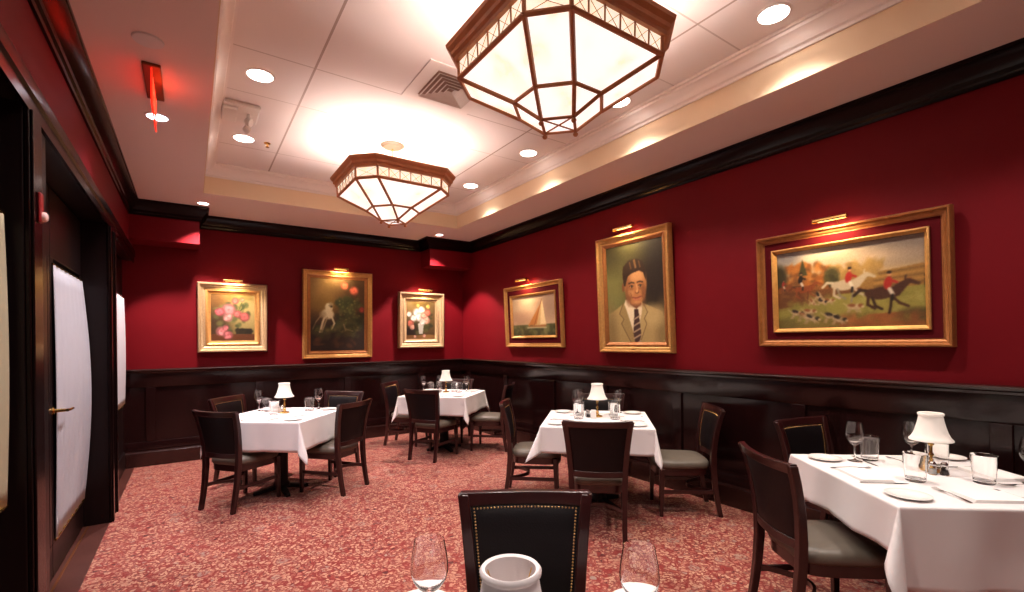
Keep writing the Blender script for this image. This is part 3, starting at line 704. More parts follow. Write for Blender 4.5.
    horse(.205, .50, .62, (128, 62, 28), 1, (96, 46, 20)); rider(.185, .37, .62, (26, 20, 18)); horse(.05, .47, .3, (120, 60, 30), 1, (90, 40, 20)); rider(.045, .41, .4, (150, 36, 26))
    horse(.51, .49, .88, (184, 166, 136), 1, (196, 180, 150)); rider(.535, .40, .8, (158, 34, 26))
    horse(.745, .62, .98, (66, 36, 24), 1, (44, 24, 18)); rider(.785, .51, .88, (160, 34, 26))
    def dog(x, y, s, a_, patch):
        w = (186, 160, 124); s *= 1.15; p.ell(x, y, .036 * s, .030 * s, w, .5, a_); p.ell(x - .006, y - .014 * s, .026 * s, .018 * s, patch, .6, a_)
        ca, sa = math.cos(R(a_)), math.sin(R(a_)) / p.asp
        p.ell(x + .028 * s * ca, y + .028 * s * sa, .018 * s, .030 * s, w, .5)
        hx, hy = x + .044 * s * ca, y + .044 * s * sa - .014 * s; p.ell(hx, hy, .015 * s, .021 * s, patch, .5); p.ell(hx + .012 * s, hy + .012 * s, .009 * s, .012 * s, w, .5)
        for dx0, dx1 in ((.022, .045), (.012, .026), (-.02, -.036), (-.012, -.024)):
            p.line([(x + dx0 * s, y + .02 * s), (x + dx1 * s, y + .062 * s)], .0048 * s, (168, 140, 104), .8)
        p.line([(x - .034 * s, y - .01 * s), (x - .055 * s, y - .04 * s)], .003 * s, w, .7)
    bk, br = (34, 24, 20), (132, 78, 40)
    for d_ in ((.145, .80, 1, 20, bk), (.20, .84, 1, 22, br), (.255, .865, 1.1, 25, bk), (.24, .79, .9, 8, br), (.40, .86, 1.1, 22, bk), (.455, .895, 1, 25, bk), (.56, .76, 1.0, 5, br), (.32, .59, .8, 70, bk), (.27, .66, .7, 60, br), (.39, .665, .7, 10, br), (.34, .67, .7, 20, bk)): dog(*d_)
    p.blobs(40, (.05, .82, .9, .98), (.01, .03), [(120, 108, 48), (96, 84, 38)], .35, 12)
    return p.blur(2)

def picture(label, w, h, loc, rz, tilt, parts, paint, cz, gain=1.0):
    """loc = bottom centre on the wall; parts = list of (name, material, outer inset, profile)"""
    t_ = thing('framed_painting', label, 'painting', loc, 0, None)
    t_.rotation_euler = (tilt, 0, rz)
    for nm, m, ins, prof in parts:
        MB().frame(w - 2 * ins, h - 2 * ins, prof, ins).build(nm, m, t_, smooth=35)
    MB().box(-w / 2 + .012, w / 2 - .012, -.008, -.001, .012, h - .012).build('backing_board', M_velvet, t_)
    paint.mesh('canvas', t_, cz, .012, gain)
    return t_
TILT = R(2.4)
gp = lambda d, w_: [(0, 0), (0, d * .7), (w_ * .12, d), (w_ * .28, d * .98), (w_ * .42, d * .72), (w_ * .60, d * .66), (w_ * .80, d * .42), (w_ * .92, d * .42), (w_, d * .30), (w_, 0)]
def backpic(label, x0, x1, z0, z1, cx0, cx1, cz0, cz1, paint, d, m1, m2):
    w, h = x1 - x0, z1 - z0; cw = ((w - paint.w) / 2)
    return picture(label, w, h, ((x0 + x1) / 2, YB - .003, z0), 0, TILT, [('frame', m1, 0, gp(d, cw * .62)), ('inner_frame', m2, cw * .60, [(0, 0), (0, d * .45), (cw * .12, d * .5), (cw * .3, d * .26), (cw * .42, .016), (cw * .42, 0)])], paint, (h - paint.h) / 2)
rp = paint_roses(); rp.c *= .84
fp = paint_whiteflowers(); fp.c *= .84
backpic('square pale-gilt painting of pink roses, leftmost on the rear wall', .077, .865, 1.36, 2.255, .22, .72, 1.515, 2.11, rp, .085, M_palegold, M_gold)
backpic('tall gilt painting of a white dog among dark flowers, middle of the rear wall', 1.312, 2.297, 1.24, 2.508, 1.42, 2.18, 1.364, 2.4, paint_hound(), .07, M_gold, M_redgold)
backpic('small pale-gilt painting of white flowers in a vase, nearest the rear right corner', 2.72, 3.50, 1.37, 2.26, 2.84, 3.34, 1.5, 2.13, fp, .085, M_palegold, M_palegold)
def rightpic(label, y0, y1, z0, z1, paint, parts, d):
    w, h = y1 - y0, z1 - z0
    return picture(label, w, h, (XR - .003, (y0 + y1) / 2, z0), -PI / 2, TILT, parts, paint, (h - paint.h) / 2)
def linerset(w, h, paint, d, m1, m2, fw, lw):
    gap = (w - paint.w) / 2
    iw = gap - fw - lw + .004
    return [('frame', m1, 0, gp(d, fw)), ('velvet_liner', M_velvet, fw - .004, [(0, 0), (0, d * .45), (lw + .008, d * .30), (lw + .008, 0)]), ('inner_frame', m2, fw + lw - .004, [(0, 0), (0, d * .62), (iw * .3, d * .66), (iw * .7, d * .4), (iw, .018), (iw, 0)])]
hp = paint_hunt(); hp.c *= .88
rightpic('wide gilt painting of a fox hunt with horses and hounds, rightmost on the right wall', .84, 2.03, 1.395, 2.265, hp, linerset(1.19, .87, hp, .07, M_redgold, M_gold, .06, .055), .07)
pp = paint_portrait()
po = rightpic('tall gilt portrait of a man in a pale suit, middle of the right wall', 2.865, 3.84, 1.325, 2.585, pp, [('frame', M_gold, 0, gp(.07, .075)), ('inner_frame', M_redgold, .070, [(0, 0), (0, .034), (.012, .036), (.04, .018), (.04, 0)])], .07)
npl = MB().box(-.035, .035, -.052, -.045, .024, .040).build('nameplate', M_brass, po, bevel=.001); npl['label'] = 'small brass nameplate'
yp = paint_yacht()
rightpic('gilt painting of a heeling sailing yacht, nearest the corner on the right wall', 4.50, 5.77, 1.375, 2.235, yp, linerset(1.27, .86, yp, .06, M_gold, M_gold, .06, .07), .06)

def pic_light(label, loc, rz, L, out, drop, power, aim, tiltx=0):
    t_ = thing('picture_light', label, 'picture light', loc, rz, 'brass picture lights')
    s = MB(); n = 10; loops = []
    for x in (-L / 2, L / 2):
        o_ = [(x, .019 * math.cos(a_) - out, .019 * math.sin(a_)) for a_ in [R(-30 + 240 * k / n) for k in range(n + 1)]]
        i_ = [(x, .016 * math.cos(a_) - out, .016 * math.sin(a_)) for a_ in [R(-30 + 240 * k / n) for k in range(n + 1)]][::-1]
        loops.append(o_ + i_)
    s.loft(loops); s.box(-L / 2 - .002, -L / 2, -out - .019, -out + .019, -.012, .018); s.box(L / 2, L / 2 + .002, -out - .019, -out + .019, -.012, .018)
    s.build('hood', M_brass, t_, smooth=40)
    MB().tube([(0, -out, .018), (0, -out + .03, .03), (0, -out * .4, .02), (0, -.006, -drop)], .005, 8).lathe([(0, 0), (.018, 0), (.018, .006), (0, .008)], 14, Matrix.Translation((0, 0, -drop)) @ Matrix.Rotation(PI / 2, 4, 'X')).build('arm', M_brass, t_, smooth=40)
    MB().tube([(-L * .4, -out, .002), (L * .4, -out, .002)], .007, 10).build('tube_bulb', emis('picture_bulb', (1, .82, .55), 4), t_, smooth=40)
    light('picture_lamp', 'AREA', (0, -out, -.012), power, (1, .74, .42), t_, (R(aim), 0, 0), shape='RECTANGLE', size=L * .85, size_y=.012, spread=R(150))
for lb, x, z, L in (('brass picture light above the pink rose painting', .463, 2.275, .21), ('brass picture light above the white dog painting', 1.82, 2.53, .20), ('brass picture light above the white flower painting', 3.13, 2.29, .23)):
    pic_light(lb, (x, YB, z), 0, L, .17, .04, P_PIC, 35)
for lb, y, z, L, pw in (('long brass picture light above the fox hunt painting', 1.465, 2.295, .21, 1.2), ('brass picture light above the portrait of the man', 3.38, 2.625, .25, 1.1), ('brass picture light above the sailing yacht painting', 5.21, 2.29, .23, 1.0)):
    pic_light(lb, (XR, y, z), -PI / 2, L, .17, .04, P_PIC * pw, 35)

ou = thing('wall_outlet', 'small brass outlet plate on the low wainscot behind the portrait-side chair', 'outlet', (XR - .012 - .022, 2.795, .235))
MB().box(-.006, 0, -.06, .06, -.035, .035).build('cover_plate', M_brass, ou, bevel=.002)
MB().box(-.008, -.006, -.045, -.010, -.015, .015).box(-.008, -.006, .010, .045, -.015, .015).build('sockets', M_black, ou)

# ------------------------------------------------------------------ chairs
def interp(tab, z):
    for (z0, *a_), (z1, *b_) in zip(tab[:-1], tab[1:]):
        if z <= z1:
            t_ = max(0, (z - z0) / (z1 - z0)); t_ = t_
            return [p + (q - p) * t_ for p, q in zip(a_, b_)]
    return list(tab[-1][1:])
STILE = [(0, .190, -.275), (.12, .190, -.252), (.25, .192, -.232), (.40, .195, -.218), (.52, .200, -.218), (.62, .208, -.226), (.72, .218, -.240), (.82, .230, -.262), (.90, .243, -.286)]
def bowy(x, xs): return -.034 * (1 - (x / xs) ** 2)
def mk_chair():
    t_ = thing('dining_chair', '', 'chair')
    for s in (1, -1):
        loops = []
        zs = [0, .06, .12, .19, .25, .32, .40, .46, .52, .57, .62, .67, .72, .77, .82, .86, .897]
        for z in zs:
            x, y = interp(STILE, z); w = .017 + .004 * min(1, z / .4); d = .019 + .004 * math.exp(-((z - .42) / .2) ** 2)
            loops.append([(s * x - w, y - d, z), (s * x + w, y - d, z), (s * x + w, y + d, z), (s * x - w, y + d, z)])
        MB().loft(loops).build('leg', M_chairwood, t_, smooth=40, bevel=.004)
        loops = []
        for z, w in ((0, .014), (.2, .018), (.40, .021)):
            cx, cy = s * (.205 + .006 * (1 - z / .4)), .205 + .01 * (1 - z / .4)
            loops.append([(cx - w, cy - w, z), (cx + w, cy - w, z), (cx + w, cy + w, z), (cx - w, cy + w, z)])
        MB().loft(loops).build('leg', M_chairwood, t_, smooth=40, bevel=.003)
        # side stretcher
        MB().loft([[(s * x - .008, y, .19), (s * x + .008, y, .19), (s * x + .008, y, .222), (s * x - .008, y, .222)] for x, y in ((.192, -.225), (.207, .20))]).build('stretcher', M_chairwood, t_, bevel=.003)
    # bowed cross stretcher
    lp = []
    for k in range(13):
        u = -1 + k / 6; x = .188 * u; y = -.215 + .16 * (1 - u * u)
        lp.append([(x, y - .009, .20), (x, y + .009, .20), (x, y + .009, .228), (x, y - .009, .228)])
    MB().loft(lp).build('stretcher', M_chairwood, t_, smooth=40)
    def outline(sc, z, n=40):
        pts = []
        for k in range(n):
            a_ = 2 * PI * k / n; c_, s_ = math.cos(a_), math.sin(a_)
            e = .42
            ux = abs(c_) ** e * (1 if c_ > 0 else -1); uy = abs(s_) ** e * (1 if s_ > 0 else -1)
            hw = .215 + .02 * uy
            y = .02 + uy * .225 + (.022 * (1 - ux * ux) if uy > 0 else 0)
            pts.append((ux * hw * sc, .02 + (y - .02) * sc, z))
        return pts
    MB().loft([outline(.96, .345), outline(.965, .40), outline(.965, .405)]).build('seat_apron', M_chairwood, t_, smooth=40)
    MB().loft([outline(.97, .402), outline(1.01, .412), outline(1.025, .428), outline(1.01, .447), outline(.965, .462), outline(.86, .474), outline(.6, .484), outline(.25, .488)]).build('seat', M_seat, t_, smooth=60)
    # curved rails of the back
    def rail_(z0, z1, th, xin, top=False):
        lp = []
        for k in range(17):
            u = -1 + k / 8; L_ = []
            for z, dy in ((z0, -th), (z1, -th), (z1, th), (z0, th)):
                xs, y = interp(STILE, z); x = u * (xs - xin)
                L_.append((x, y + bowy(x, xs) + dy, z + (.006 * (abs(u) ** 3) if top and z == z1 else 0)))
            lp.append(L_)
        return MB().loft(lp)
    rail_(.852, .900, .016, -.012, True).build('top_rail', M_chairwood, t_, smooth=40, bevel=.004)
    rail_(.475, .520, .013, .0).build('lower_rail', M_chairwood, t_, smooth=40, bevel=.003)
    # upholstered back
    z0, z1 = .515, .858; nu, nv = 16, 14; vs = []; fs = []
    def surf(u, v, side):
        z = z0 + (z1 - z0) * v; xs, y = interp(STILE, z); hw = xs - .012; x = u * hw
        puff = .014 * (1 - u ** 6) * (1 - abs(2 * v - 1) ** 6)
        return (x, y + bowy(x, xs) + (.008 + puff if side > 0 else -.006 - puff * .6), z)
    for side in (1, -1):
        for j in range(nv + 1):
            for i in range(nu + 1): vs.append(surf(-1 + 2 * i / nu, j / nv, side))
    n1 = nu + 1; tot = n1 * (nv + 1)
    for j in range(nv):
        for i in range(nu):
            a_ = j * n1 + i; fs.append((a_, a_ + 1, a_ + n1 + 1, a_ + n1)); b_ = a_ + tot; fs.append((b_, b_ + n1, b_ + n1 + 1, b_ + 1))
    for i in range(nu):
        fs.append((i, i + tot, i + 1 + tot, i + 1)); q = nv * n1 + i; fs.append((q, q + 1, q + 1 + tot, q + tot))
    for j in range(nv):
        q = j * n1; fs.append((q, q + n1, q + n1 + tot, q + tot)); q += nu; fs.append((q, q + tot, q + n1 + tot, q + n1))
    bk = MB().add(vs, fs).build('backrest', M_leather, t_, smooth=50)
    nl = MB()
    def nail(u, v):
        x, y, z = surf(u, v, 1)
        nl.lathe([(.0042, 0), (.0034, .002), (0, .0036)], 6, Matrix.Translation((x, y - .0005, z)) @ Matrix.Rotation(-PI / 2, 4, 'X'))
    for k in range(31): nail(-.90 + 1.8 * k / 30, .955)
    for k in range(1, 29):
        for s in (-1, 1): nail(s * .90, .955 - .92 * k / 28)
    no = nl.build('nailhead_trim', M_nail, bk, smooth=60); no['label'] = 'row of brass nailheads'
    return t_
chair = once(mk_chair, .975)
# chair position = centre of its back feet line pushed forward; facing angle a (deg) is the way the sitter looks
def place_chair(bx, by, a_, label):
    ar = R(a_); f = (math.cos(ar), math.sin(ar))
    chair((bx + f[0] * .275, by + f[1] * .275, 0), ar - PI / 2, label, 'mahogany dining chairs')
place_chair(.172, 4.835, 37, 'chair with its back to us at the left rear table, nearer the curtained door')
place_chair(1.345, 4.72, 127, 'chair on the right of the left rear table, olive seat in view')
place_chair(.33, 6.05, -43, 'chair behind the left rear table under the pink rose painting, left of its lamp')
place_chair(1.52, 5.80, 222, 'chair behind the left rear table, right of its lamp and mostly hidden')
place_chair(2.32, 5.37, 31, 'chair with its dark back to us at the far corner table')
place_chair(2.39, 6.66, -45, 'chair against the rear wainscot on the left of the far corner table')
place_chair(3.57, 5.28, 133, 'chair on the right of the far corner table, in front of the yacht painting')
place_chair(3.42, 6.50, 225, 'chair tucked behind the far corner table toward the room corner')
place_chair(2.405, 2.44, 46, 'chair with its broad dark back to us at the table under the portrait')
place_chair(2.49, 3.76, -41, 'chair on the left of the table under the portrait, seen from the side')
place_chair(3.70, 2.36, 140, 'chair on the right of the table under the portrait, by the brass outlet')
place_chair(3.66, 3.66, 226, 'chair behind the table under the portrait, only its top rail showing')
place_chair(2.41, 1.25, -35, 'large dark chair at the left side of the right-hand table')
place_chair(3.62, 1.62, 258, 'chair beyond the right-hand table against the wainscot')
place_chair(1.055, 1.465, 235, 'foreground chair at bottom centre with brass nailheads round its dark back')

# ------------------------------------------------------------------ tables
ZT = .755
def mk_table():
    t_ = thing('dining_table', '', 'table')
    a_ = .445
    MB().box(-a_, a_, -a_, a_, ZT - .03, ZT).build('tabletop', M_chairwood, t_, bevel=.006)
    MB().lathe([(0, .05), (.08, .05), (.075, .08), (.062, .10), (.062, .66), (.08, .70), (.12, ZT - .035), (.12, ZT - .03), (0, ZT - .03)], 24).build('column', M_metalbase, t_, smooth=40)
    for k in range(4):
        m = Matrix.Rotation(k * PI / 2 + PI / 4, 4, 'Z')
        MB().loft([[(.02, -.03, .03), (.02, .03, .03), (.02, .03, .075), (.02, -.03, .075)], [(.25, -.022, .0), (.25, .022, .0), (.25, .022, .03), (.25, -.022, .03)]], M=m).build('foot', M_metalbase, t_, bevel=.006)
    return t_
table = once(mk_table)
def cloth(label, loc, th, drops, ears, seed=0):
    """drops = hang on +x,-x,+y,-y sides; ears = lean angle of each corner fold by (sx,sy)"""
    a_ = .449; r = .010; z0 = .0035
    dens = [.002, .005, .009, .0135, .019, .03]
    def axis(dn, dp):
        neg = [-(a_ + q) for q in dens + [.03 + (dn - .03) * k / 9 for k in range(1, 10)]][::-1]
        pos = [a_ + q for q in dens + [.03 + (dp - .03) * k / 9 for k in range(1, 10)]]
        return neg + [-a_ + 2 * a_ * k / 14 for k in range(15)] + pos
    U = axis(drops[1], drops[0]); V = axis(drops[3], drops[2]); vs = []
    def bend(d):
        if d < r * PI / 2: return r * math.sin(d / r), r - r * math.cos(d / r)
        e = d - r * PI / 2; return r + e * .05, r + e
    for v in V:
        for u in U:
            cu, cv = max(-a_, min(a_, u)), max(-a_, min(a_, v)); dx, dy = u - cu, v - cv
            if dx == 0 and dy == 0: vs.append((u, v, z0)); continue
            if dx == 0 or dy == 0:
                d = abs(dx) + abs(dy); o, z = bend(d); t_ = u if dx == 0 else v
                k = 0
                w = (.016 if seed == 4 else .010) * math.sin(t_ * 15 + seed) * min(1, d / .2) * (1 - (t_ / a_) ** 2) + .006 * math.sin(t_ * 31 + 2 * seed) * min(1, d / .2) * (1 - (t_ / a_) ** 2)
                if dx: vs.append((cu + math.copysign(o + w, dx), v, z0 - z))
                else: vs.append((u, cv + math.copysign(o + w, dy), z0 - z))
                continue
            d = math.hypot(dx, dy); ph = math.degrees(math.atan2(abs(dy), abs(dx))); sx, sy = math.copysign(1, dx), math.copysign(1, dy)
            al, ek = ears.get((int(sx), int(sy)), (45, .2)); al = R(al); tri = 1 - abs(ph / 45 - 1)
            o, z = bend(d); g_ = max(0, d - .012)
            e = ek * g_ * tri ** .85; zz = r + math.sqrt(max(1e-6, (max(0, d - r)) ** 2 - e * e)) if d > r * PI / 2 else z
            wq = .11 * g_ * math.sin(R(4 * ph)); ca, sa = math.cos(al), math.sin(al)
            f = ph / 90
            bx, by = o * math.cos(R(ph)), o * math.sin(R(ph))
            vs.append((cu + sx * (bx + e * ca + wq * sa), cv + sy * (by + e * sa - wq * ca), z0 - zz))
    n = len(U); fs = [(j * n + i, j * n + i + 1, (j + 1) * n + i + 1, (j + 1) * n + i) for j in range(len(V) - 1) for i in range(n - 1)]
    o = MB().add(vs, fs).build('tablecloth', M_cloth, smooth=70)
    s = o.modifiers.new('thick', 'SOLIDIFY'); s.thickness = .0015; s.offset = -1
    o.location = (*loc, ZT); o.rotation_euler = (0, 0, R(th))
    tag(o, label, 'tablecloth', 'white tablecloths')
T = {1: ((.735, 5.15), 50, 'left rear table'), 2: ((2.85, 5.83), 43, 'far corner table'), 3: ((3.0, 3.05), 45, 'table under the portrait'), 4: ((3.05, .76), 50, 'right-hand table'), 5: ((.50, .692), 55, 'foreground table')}
TL = {1: 'pedestal table under a white cloth left of the room, below the rose painting', 2: 'pedestal table under a white cloth in the far corner', 3: 'pedestal table under a white cloth below the portrait', 4: 'pedestal table under a white cloth at the right edge', 5: 'pedestal table under a white cloth at the bottom edge of the view'}
CL = {1: 'white tablecloth on the left rear table with a pointed front fold', 2: 'white tablecloth on the far corner table', 3: 'white tablecloth on the middle table below the portrait', 4: 'large white tablecloth with deep front drop on the right-hand table', 5: 'white tablecloth on the foreground table at the bottom edge'}
DR = {1: (.18, .27, .18, .27), 2: (.24, .24, .24, .24), 3: (.22, .22, .22, .22), 4: (.30, .36, .21, .30), 5: (.22, .22, .22, .22)}
EA = {1: {(-1, -1): (62, .30), (-1, 1): (45, .06)}, 2: {(-1, -1): (45, .2), (-1, 1): (45, .22)}, 3: {(-1, 1): (50, .45), (-1, -1): (15, .28)}, 4: {(-1, 1): (50, .42), (1, -1): (45, .05)}, 5: {}}
for k, (c, th, nm) in T.items():
    table((*c, 0), R(th), TL[k], 'cloth-covered pedestal tables')
    cloth(CL[k], c, th, DR[k], EA[k], k)

# ------------------------------------------------------------------ tableware
ZW = ZT + .0037
def mk_wine():
    pr = [(0, 0), (.035, 0), (.036, .0015), (.020, .005), (.006, .011), (.0042, .02), (.0040, .07), (.0048, .085), (.012, .092), (.028, .104), (.040, .122), (.0455, .140), (.0460, .152), (.0435, .178), (.0395, .200), (.0365, .218),
          (.0358, .218), (.0385, .200), (.0424, .178), (.0449, .152), (.0444, .140), (.0390, .123), (.027, .109), (.014, .1025), (0, .101)]
    o = MB().lathe(pr, 32).build('wine_glass', M_glass, smooth=60); return tag(o, '', 'wine glass')
def mk_tumbler():
    pr = [(0, 0), (.038, 0), (.0405, .003), (.0445, .06), (.0505, .134), (.0499, .1352), (.0493, .134), (.0433, .06), (.0400, .018), (.036, .014), (0, .0135)]
    o = MB().lathe(pr, 32).build('tumbler', M_glass, smooth=28); return tag(o, '', 'tumbler')
def mk_plate():
    pr = [(0, .001), (.045, .0), (.050, .001), (.052, .004), (.068, .007), (.084, .012), (.0845, .0135), (.083, .0142), (.066, .0095), (.052, .0065), (.046, .004), (0, .004)]
    o = MB().lathe(pr, 40).build('bread_plate', M_china, smooth=50); return tag(o, '', 'plate')
def mk_napkin():
    o = MB()
    for k in range(3):
        q = .004 * k
        o.loft([[(-.075 + q, -.115 + q, z), (.075 - q * .3, -.115 + q, z), (.075 - q * .3, .115 - q * .5, z), (-.075 + q, .115 - q * .5, z)] for z in (.0042 * k, .0042 * k + .0038)])
    o = o.build('folded_napkin', M_napkin, smooth=30, bevel=.0015); return tag(o, '', 'napkin')
def mk_fork():
    o = MB(); z = .002
    o.loft([[(x, -w, z + h), (x, w, z + h), (x, w, z + h + .002), (x, -w, z + h + .002)] for x, w, h in ((-.10, .006, 0), (-.085, .0075, .001), (-.04, .004, .004), (.0, .003, .006), (.03, .0035, .005), (.045, .010, .002), (.056, .0125, .001), (.06, .0125, .001))])
    for k in range(4):
        y = -.0108 + .0072 * k
        o.loft([[(x, y - .0018, z + h), (x, y + .0018, z + h), (x, y + .0018, z + h + .0018), (x, y - .0018, z + h + .0018)] for x, h in ((.058, .001), (.085, .002), (.10, .005))])
    o = o.build('fork', M_steel, smooth=40); return tag(o, '', 'fork')
def mk_knife():
    o = MB()
    o.loft([[(x, y0, 0.0005), (x, y1, 0.0005), (x, y1, t_), (x, y0, t_)] for x, y0, y1, t_ in ((-.11, -.006, .006, .004), (-.10, -.008, .008, .005), (-.04, -.006, .006, .005), (-.01, -.005, .005, .004), (0, -.009, .006, .002), (.07, -.010, .006, .0018), (.10, -.006, .006, .0016), (.112, .002, .005, .0014))])
    o = o.build('knife', M_steel, smooth=40); return tag(o, '', 'knife')
wine, tumbler, plate, napkin, fork, knife = [once(f) for f in (mk_wine, mk_tumbler, mk_plate, mk_napkin, mk_fork, mk_knife)]
def mk_lamp_(shade_mat):
    def mk():
        t_ = thing('table_lamp', '', 'table lamp')
        MB().lathe([(0, 0), (.046, 0), (.047, .005), (.040, .010), (.022, .014), (.012, .022), (.010, .03), (0, .03)], 28).build('base', M_brass, t_, smooth=40)
        MB().lathe([(0, .028), (.010, .028), (.016, .036), (.016, .042), (.008, .050), (.006, .075), (.012, .082), (.012, .088), (.0065, .096), (.006, .13), (.013, .138), (.013, .165), (.005, .17), (0, .17)], 20).build('stem', M_brass, t_, smooth=40)
        sh = [(.091, .160), (.091, .166), (.081, .176), (.070, .20), (.061, .23), (.054, .26), (.0495, .288), (.054, .291), (.055, .298), (.051, .303), (.045, .300), (.046, .288), (.051, .26), (.058, .23), (.067, .20), (.078, .176), (.087, .166), (.088, .160)]
        s = MB().lathe(sh + [sh[0]], 36).build('lamp_shade', shade_mat, t_, smooth=50)
        MB().lathe([(0, .17), (.010, .17), (.016, .20), (.018, .225), (.012, .245), (0, .25)], 16).build('bulb', M_china, t_, smooth=50)
        f = MB()
        for k in range(3):
            a_ = 2 * PI * k / 3; f.tube([(.012 * math.cos(a_), .012 * math.sin(a_), .16), (.03 * math.cos(a_), .03 * math.sin(a_), .25), (.048 * math.cos(a_), .048 * math.sin(a_), .292)], .0012, 6)
        f.build('shade_carrier', M_brass, t_)
        return t_
    return mk
lamp = once(mk_lamp_(M_shade)); lamp5 = once(mk_lamp_(M_shade_off))
def mk_shaker(fill):
    def mk():
        t_ = thing('shaker', '', 'shaker')
        MB().lathe([(0, 0), (.017, 0), (.019, .003), (.018, .03), (.014, .05), (.0125, .05), (.016, .03), (.017, .005), (0, .004)], 16).build('glass_body', M_glass, t_, smooth=40)
        MB().lathe([(0, .0045), (.0155, .0048), (.0148, .028), (0, .028)], 14).build('contents', fill, t_, smooth=40)
        MB().lathe([(.0145, .046), (.0155, .05), (.015, .058), (.009, .066), (0, .068)], 16).build('cap', M_steel, t_, smooth=40)
        return t_
    return mk
salt, pepper = once(mk_shaker(M_salt)), once(mk_shaker(M_pepper))
def mk_caddy():
    t_ = thing('sugar_caddy', '', 'sugar caddy')
    MB().box(-.04, .04, -.025, .025, 0, .004).box(-.04, -.037, -.025, .025, .004, .045).box(.037, .04, -.025, .025, .004, .045).box(-.037, .037, -.025, -.022, .004, .045).box(-.037, .037, .022, .025, .004, .045).build('caddy_bowl', M_china, t_, bevel=.0012)
    for k in range(8):
        x = -.030 + .0082 * k; MB().box(x - .0028, x + .0028, -.0205, .0205, .0045, .066 + .004 * ((k * 7) % 3)).build('sugar_packet', M_sugar, t_)
    return t_
caddy = once(mk_caddy)

def tl(k, u, v, z=ZW):
    (cx, cy), th, _ = T[k]; a_ = R(th); return (cx + u * math.cos(a_) - v * math.sin(a_), cy + u * math.sin(a_) + v * math.cos(a_), z)
def seat_xy(side, r, s):
    a_ = {'+x': 0, '+y': PI / 2, '-x': PI, '-y': -PI / 2}[side]
    return r * math.cos(a_) - s * math.sin(a_), r * math.sin(a_) + s * math.cos(a_), a_
SEAT = {'+x': 'far', '+y': 'left', '-x': 'near', '-y': 'right'}
SEATN = {1: {'-x': 'front-left', '-y': 'front-right', '+y': 'back-left', '+x': 'back-right'}}
for k in (1, 2, 3, 4, 5):
    nm = T[k][2]
    for side in ('+x', '+y', '-x', '-y'):
        if k == 5 and side != '+x': continue
        w = SEATN.get(k, SEAT)[side]
        for item, put, r, s, rot in (('white bread plate', plate, .325, -.33, 0), ('folded white napkin', napkin, .315, 0, 0), ('fork', fork, .30, -.135, PI), ('knife', knife, .30, .13, PI)):
            if k == 5 and item != 'white bread plate': continue
            if k == 5: r, s = .372, -.30
            if k == 4 and side == '+x':
                if 'napkin' in item: continue
                if 'plate' in item: r, s = .39, -.37
            if k == 4 and side == '-y' and 'napkin' in item: s = .05
            if k == 4 and side == '-y' and item == 'knife': s = .19
            if k == 4 and side == '+x' and item == 'fork': s = -.05
            u, v, a_ = seat_xy(side, r, s)
            put(tl(k, u, v), R(T[k][1]) + a_ + rot, '%s at the %s place of the %s' % (item, w, nm), {'white bread plate': 'bread plates', 'folded white napkin': 'folded napkins', 'fork': 'forks', 'knife': 'table knives'}[item])
plate(tl(5, .372, .27), 0, 'white bread plate at the bottom left beside the foreground wine glass', 'bread plates')
GW, GT = 'stemmed wine glasses', 'clear tumblers'
for k, u, v, lb in ((1, .20, .36, 'wine glass left of the lamp on the left rear table'), (1, .37, -.20, 'wine glass right of the lamp on the left rear table'),
                    (2, .16, .36, 'leftmost wine glass on the far corner table'), (2, .33, .19, 'wine glass just left of the lamp on the far corner table'), (2, .27, -.24, 'rightmost wine glass on the far corner table'),
                    (3, .28, .19, 'front wine glass of the left pair on the table under the portrait'), (3, .42, .165, 'rear wine glass of the left pair on the table under the portrait'), (3, .37, -.20, 'wine glass right of the lamp on the table under the portrait'),
                    (4, .30, .18, 'leftmost wine glass on the right-hand table, clear of the lamp'), (4, .315, -.13, 'wine glass partly behind the lamp on the right-hand table, left of its shade'), (4, .36, -.235, 'wine glass behind the right of the lampshade on the right-hand table'), (4, -.10, -.37, 'wine glass cut by the right edge of the picture')):
    wine(tl(k, u, v), R(17 * len(lb)), lb, GW)
for k, u, v, lb in ((1, .17, .26, 'tumbler left of the lamp on the left rear table'), (1, .24, -.17, 'tumbler right of the lamp on the left rear table'), (1, -.03, .05, 'tumbler in front of the lamp on the left rear table'),
                    (2, .16, .25, 'leftmost tumbler on the far corner table'), (2, .20, .14, 'tumbler just left of the lamp on the far corner table'), (2, .2, -.085, 'tumbler just right of the lamp on the far corner table'), (2, .10, -.19, 'rightmost tumbler on the far corner table'),
                    (3, -.03, .16, 'front tumbler left of the lamp on the table under the portrait'), (3, .14, .16, 'rear tumbler left of the lamp on the table under the portrait'), (3, -.02, -.16, 'front tumbler right of the lamp on the table under the portrait'), (3, .14, -.15, 'rear tumbler right of the lamp on the table under the portrait'),
                    (4, .33, .085, 'tumbler beside the leftmost wine glass on the right-hand table'), (4, -.075, .125, 'tumbler in front of the lamp on the right-hand table'), (4, -.095, -.165, 'tumbler near the right edge of the right-hand table'), (4, .185, -.17, 'tumbler behind the lamp on the right-hand table')):
    tumbler(tl(k, u, v), R(13 * len(lb)), lb, GT)
lamp(tl(1, .10, .02), 0, 'small white-shaded brass lamp on the left rear table', 'white-shaded table lamps')
lamp(tl(2, .12, .01), 0, 'small white-shaded brass lamp on the far corner table', 'white-shaded table lamps')
lamp(tl(3, .11, -.005), 0, 'small white-shaded brass lamp on the table under the portrait', 'white-shaded table lamps')
lamp(tl(4, .115, -.085), 0, 'white-shaded brass lamp on the right-hand table', 'white-shaded table lamps')
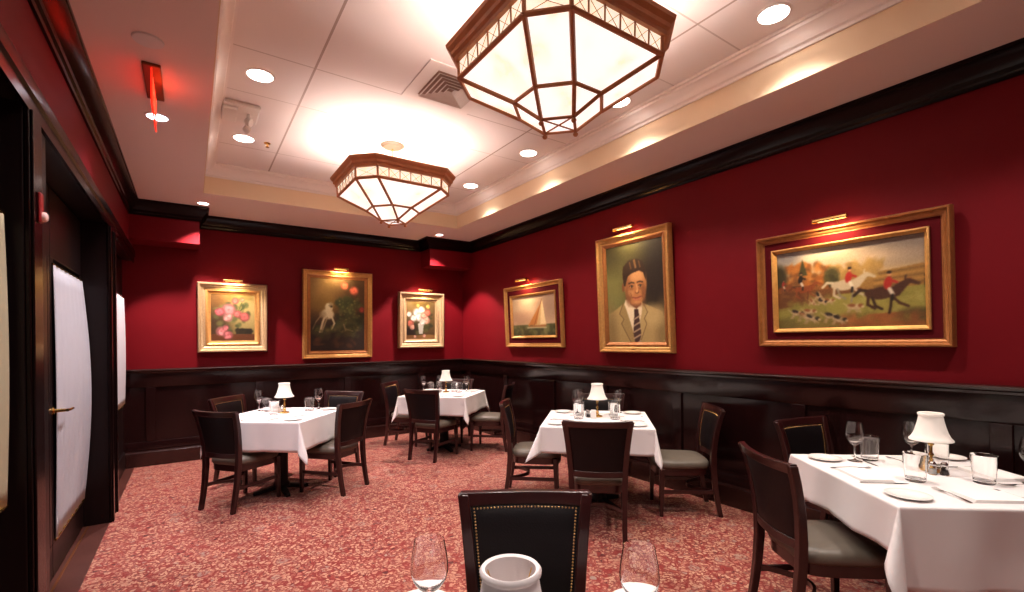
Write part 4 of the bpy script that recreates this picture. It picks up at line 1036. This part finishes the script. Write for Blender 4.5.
# foreground table: lamp and two glasses close to the camera (placed on the cloth)
f5 = R(55.6); FX, FY = (math.cos(f5), math.sin(f5)), (math.sin(f5), -math.cos(f5))
def near(depth, lat): return (depth * FX[0] + lat * FY[0], depth * FX[1] + lat * FY[1], ZW)
lamp5(near(.83, -.007), 0, 'white lampshade at the bottom centre seen from above, on the foreground table', 'white-shaded table lamps')
wine(near(1.15, -.208), 0, 'large wine glass at the bottom left of the foreground chair', GW)
wine(near(1.10, .292), 0, 'large wine glass at the bottom right of the foreground chair', GW)
salt(tl(4, .045, -.04), 0, 'salt shaker with silver cap beside the lamp on the right-hand table', 'salt shakers'); pepper(tl(4, .03, -.085), 0, 'dark pepper shaker by the lamp foot on the right-hand table', 'pepper shakers')
salt(tl(3, .085, .085), 0, 'salt shaker left of the lamp on the table under the portrait', 'salt shakers'); pepper(tl(3, .045, .075), 0, 'pepper shaker left of the lamp on the table under the portrait', 'pepper shakers')
caddy(tl(3, .015, .03), R(45), 'white sugar caddy before the lamp on the table under the portrait', 'sugar caddies')
salt(tl(1, .19, .10), 0, 'salt shaker left of the lamp on the left rear table', 'salt shakers'); caddy(tl(1, .10, .115), R(10), 'white sugar caddy beside the lamp on the left rear table', 'sugar caddies')
salt(tl(2, .10, .09), 0, 'salt shaker left of the lamp on the far corner table', 'salt shakers')

# ------------------------------------------------------------------ world, camera, view
w = bpy.data.worlds.new('dim'); bpy.context.scene.world = w; w.use_nodes = True
w.node_tree.nodes['Background'].inputs[0].default_value = (.5, .55, .7, 1); w.node_tree.nodes['Background'].inputs[1].default_value = .05

cam = bpy.data.cameras.new('camera'); co_ = bpy.data.objects.new('camera', cam); C.objects.link(co_)
cam.sensor_width = 36; cam.lens = 470.14 / 1024 * 36; cam.shift_x = 0; cam.shift_y = (341.04 - 296) / 1024; cam.clip_start = .02
co_.matrix_world = Matrix.Translation((0, 0, 1.46)) @ Matrix.Rotation(-R(34.40), 4, 'Z') @ Matrix.Rotation(PI / 2, 4, 'X') @ Matrix.Rotation(-R(.6285), 4, 'Z')
sc = bpy.context.scene; sc.camera = co_
sc.view_settings.view_transform = 'Standard'; sc.view_settings.look = 'None'; sc.view_settings.gamma = 1; sc.view_settings.exposure = 1.25
sc.view_settings.use_curve_mapping = False
sc.cycles.max_bounces = 10; sc.cycles.transparent_max_bounces = 12; sc.cycles.transmission_bounces = 10
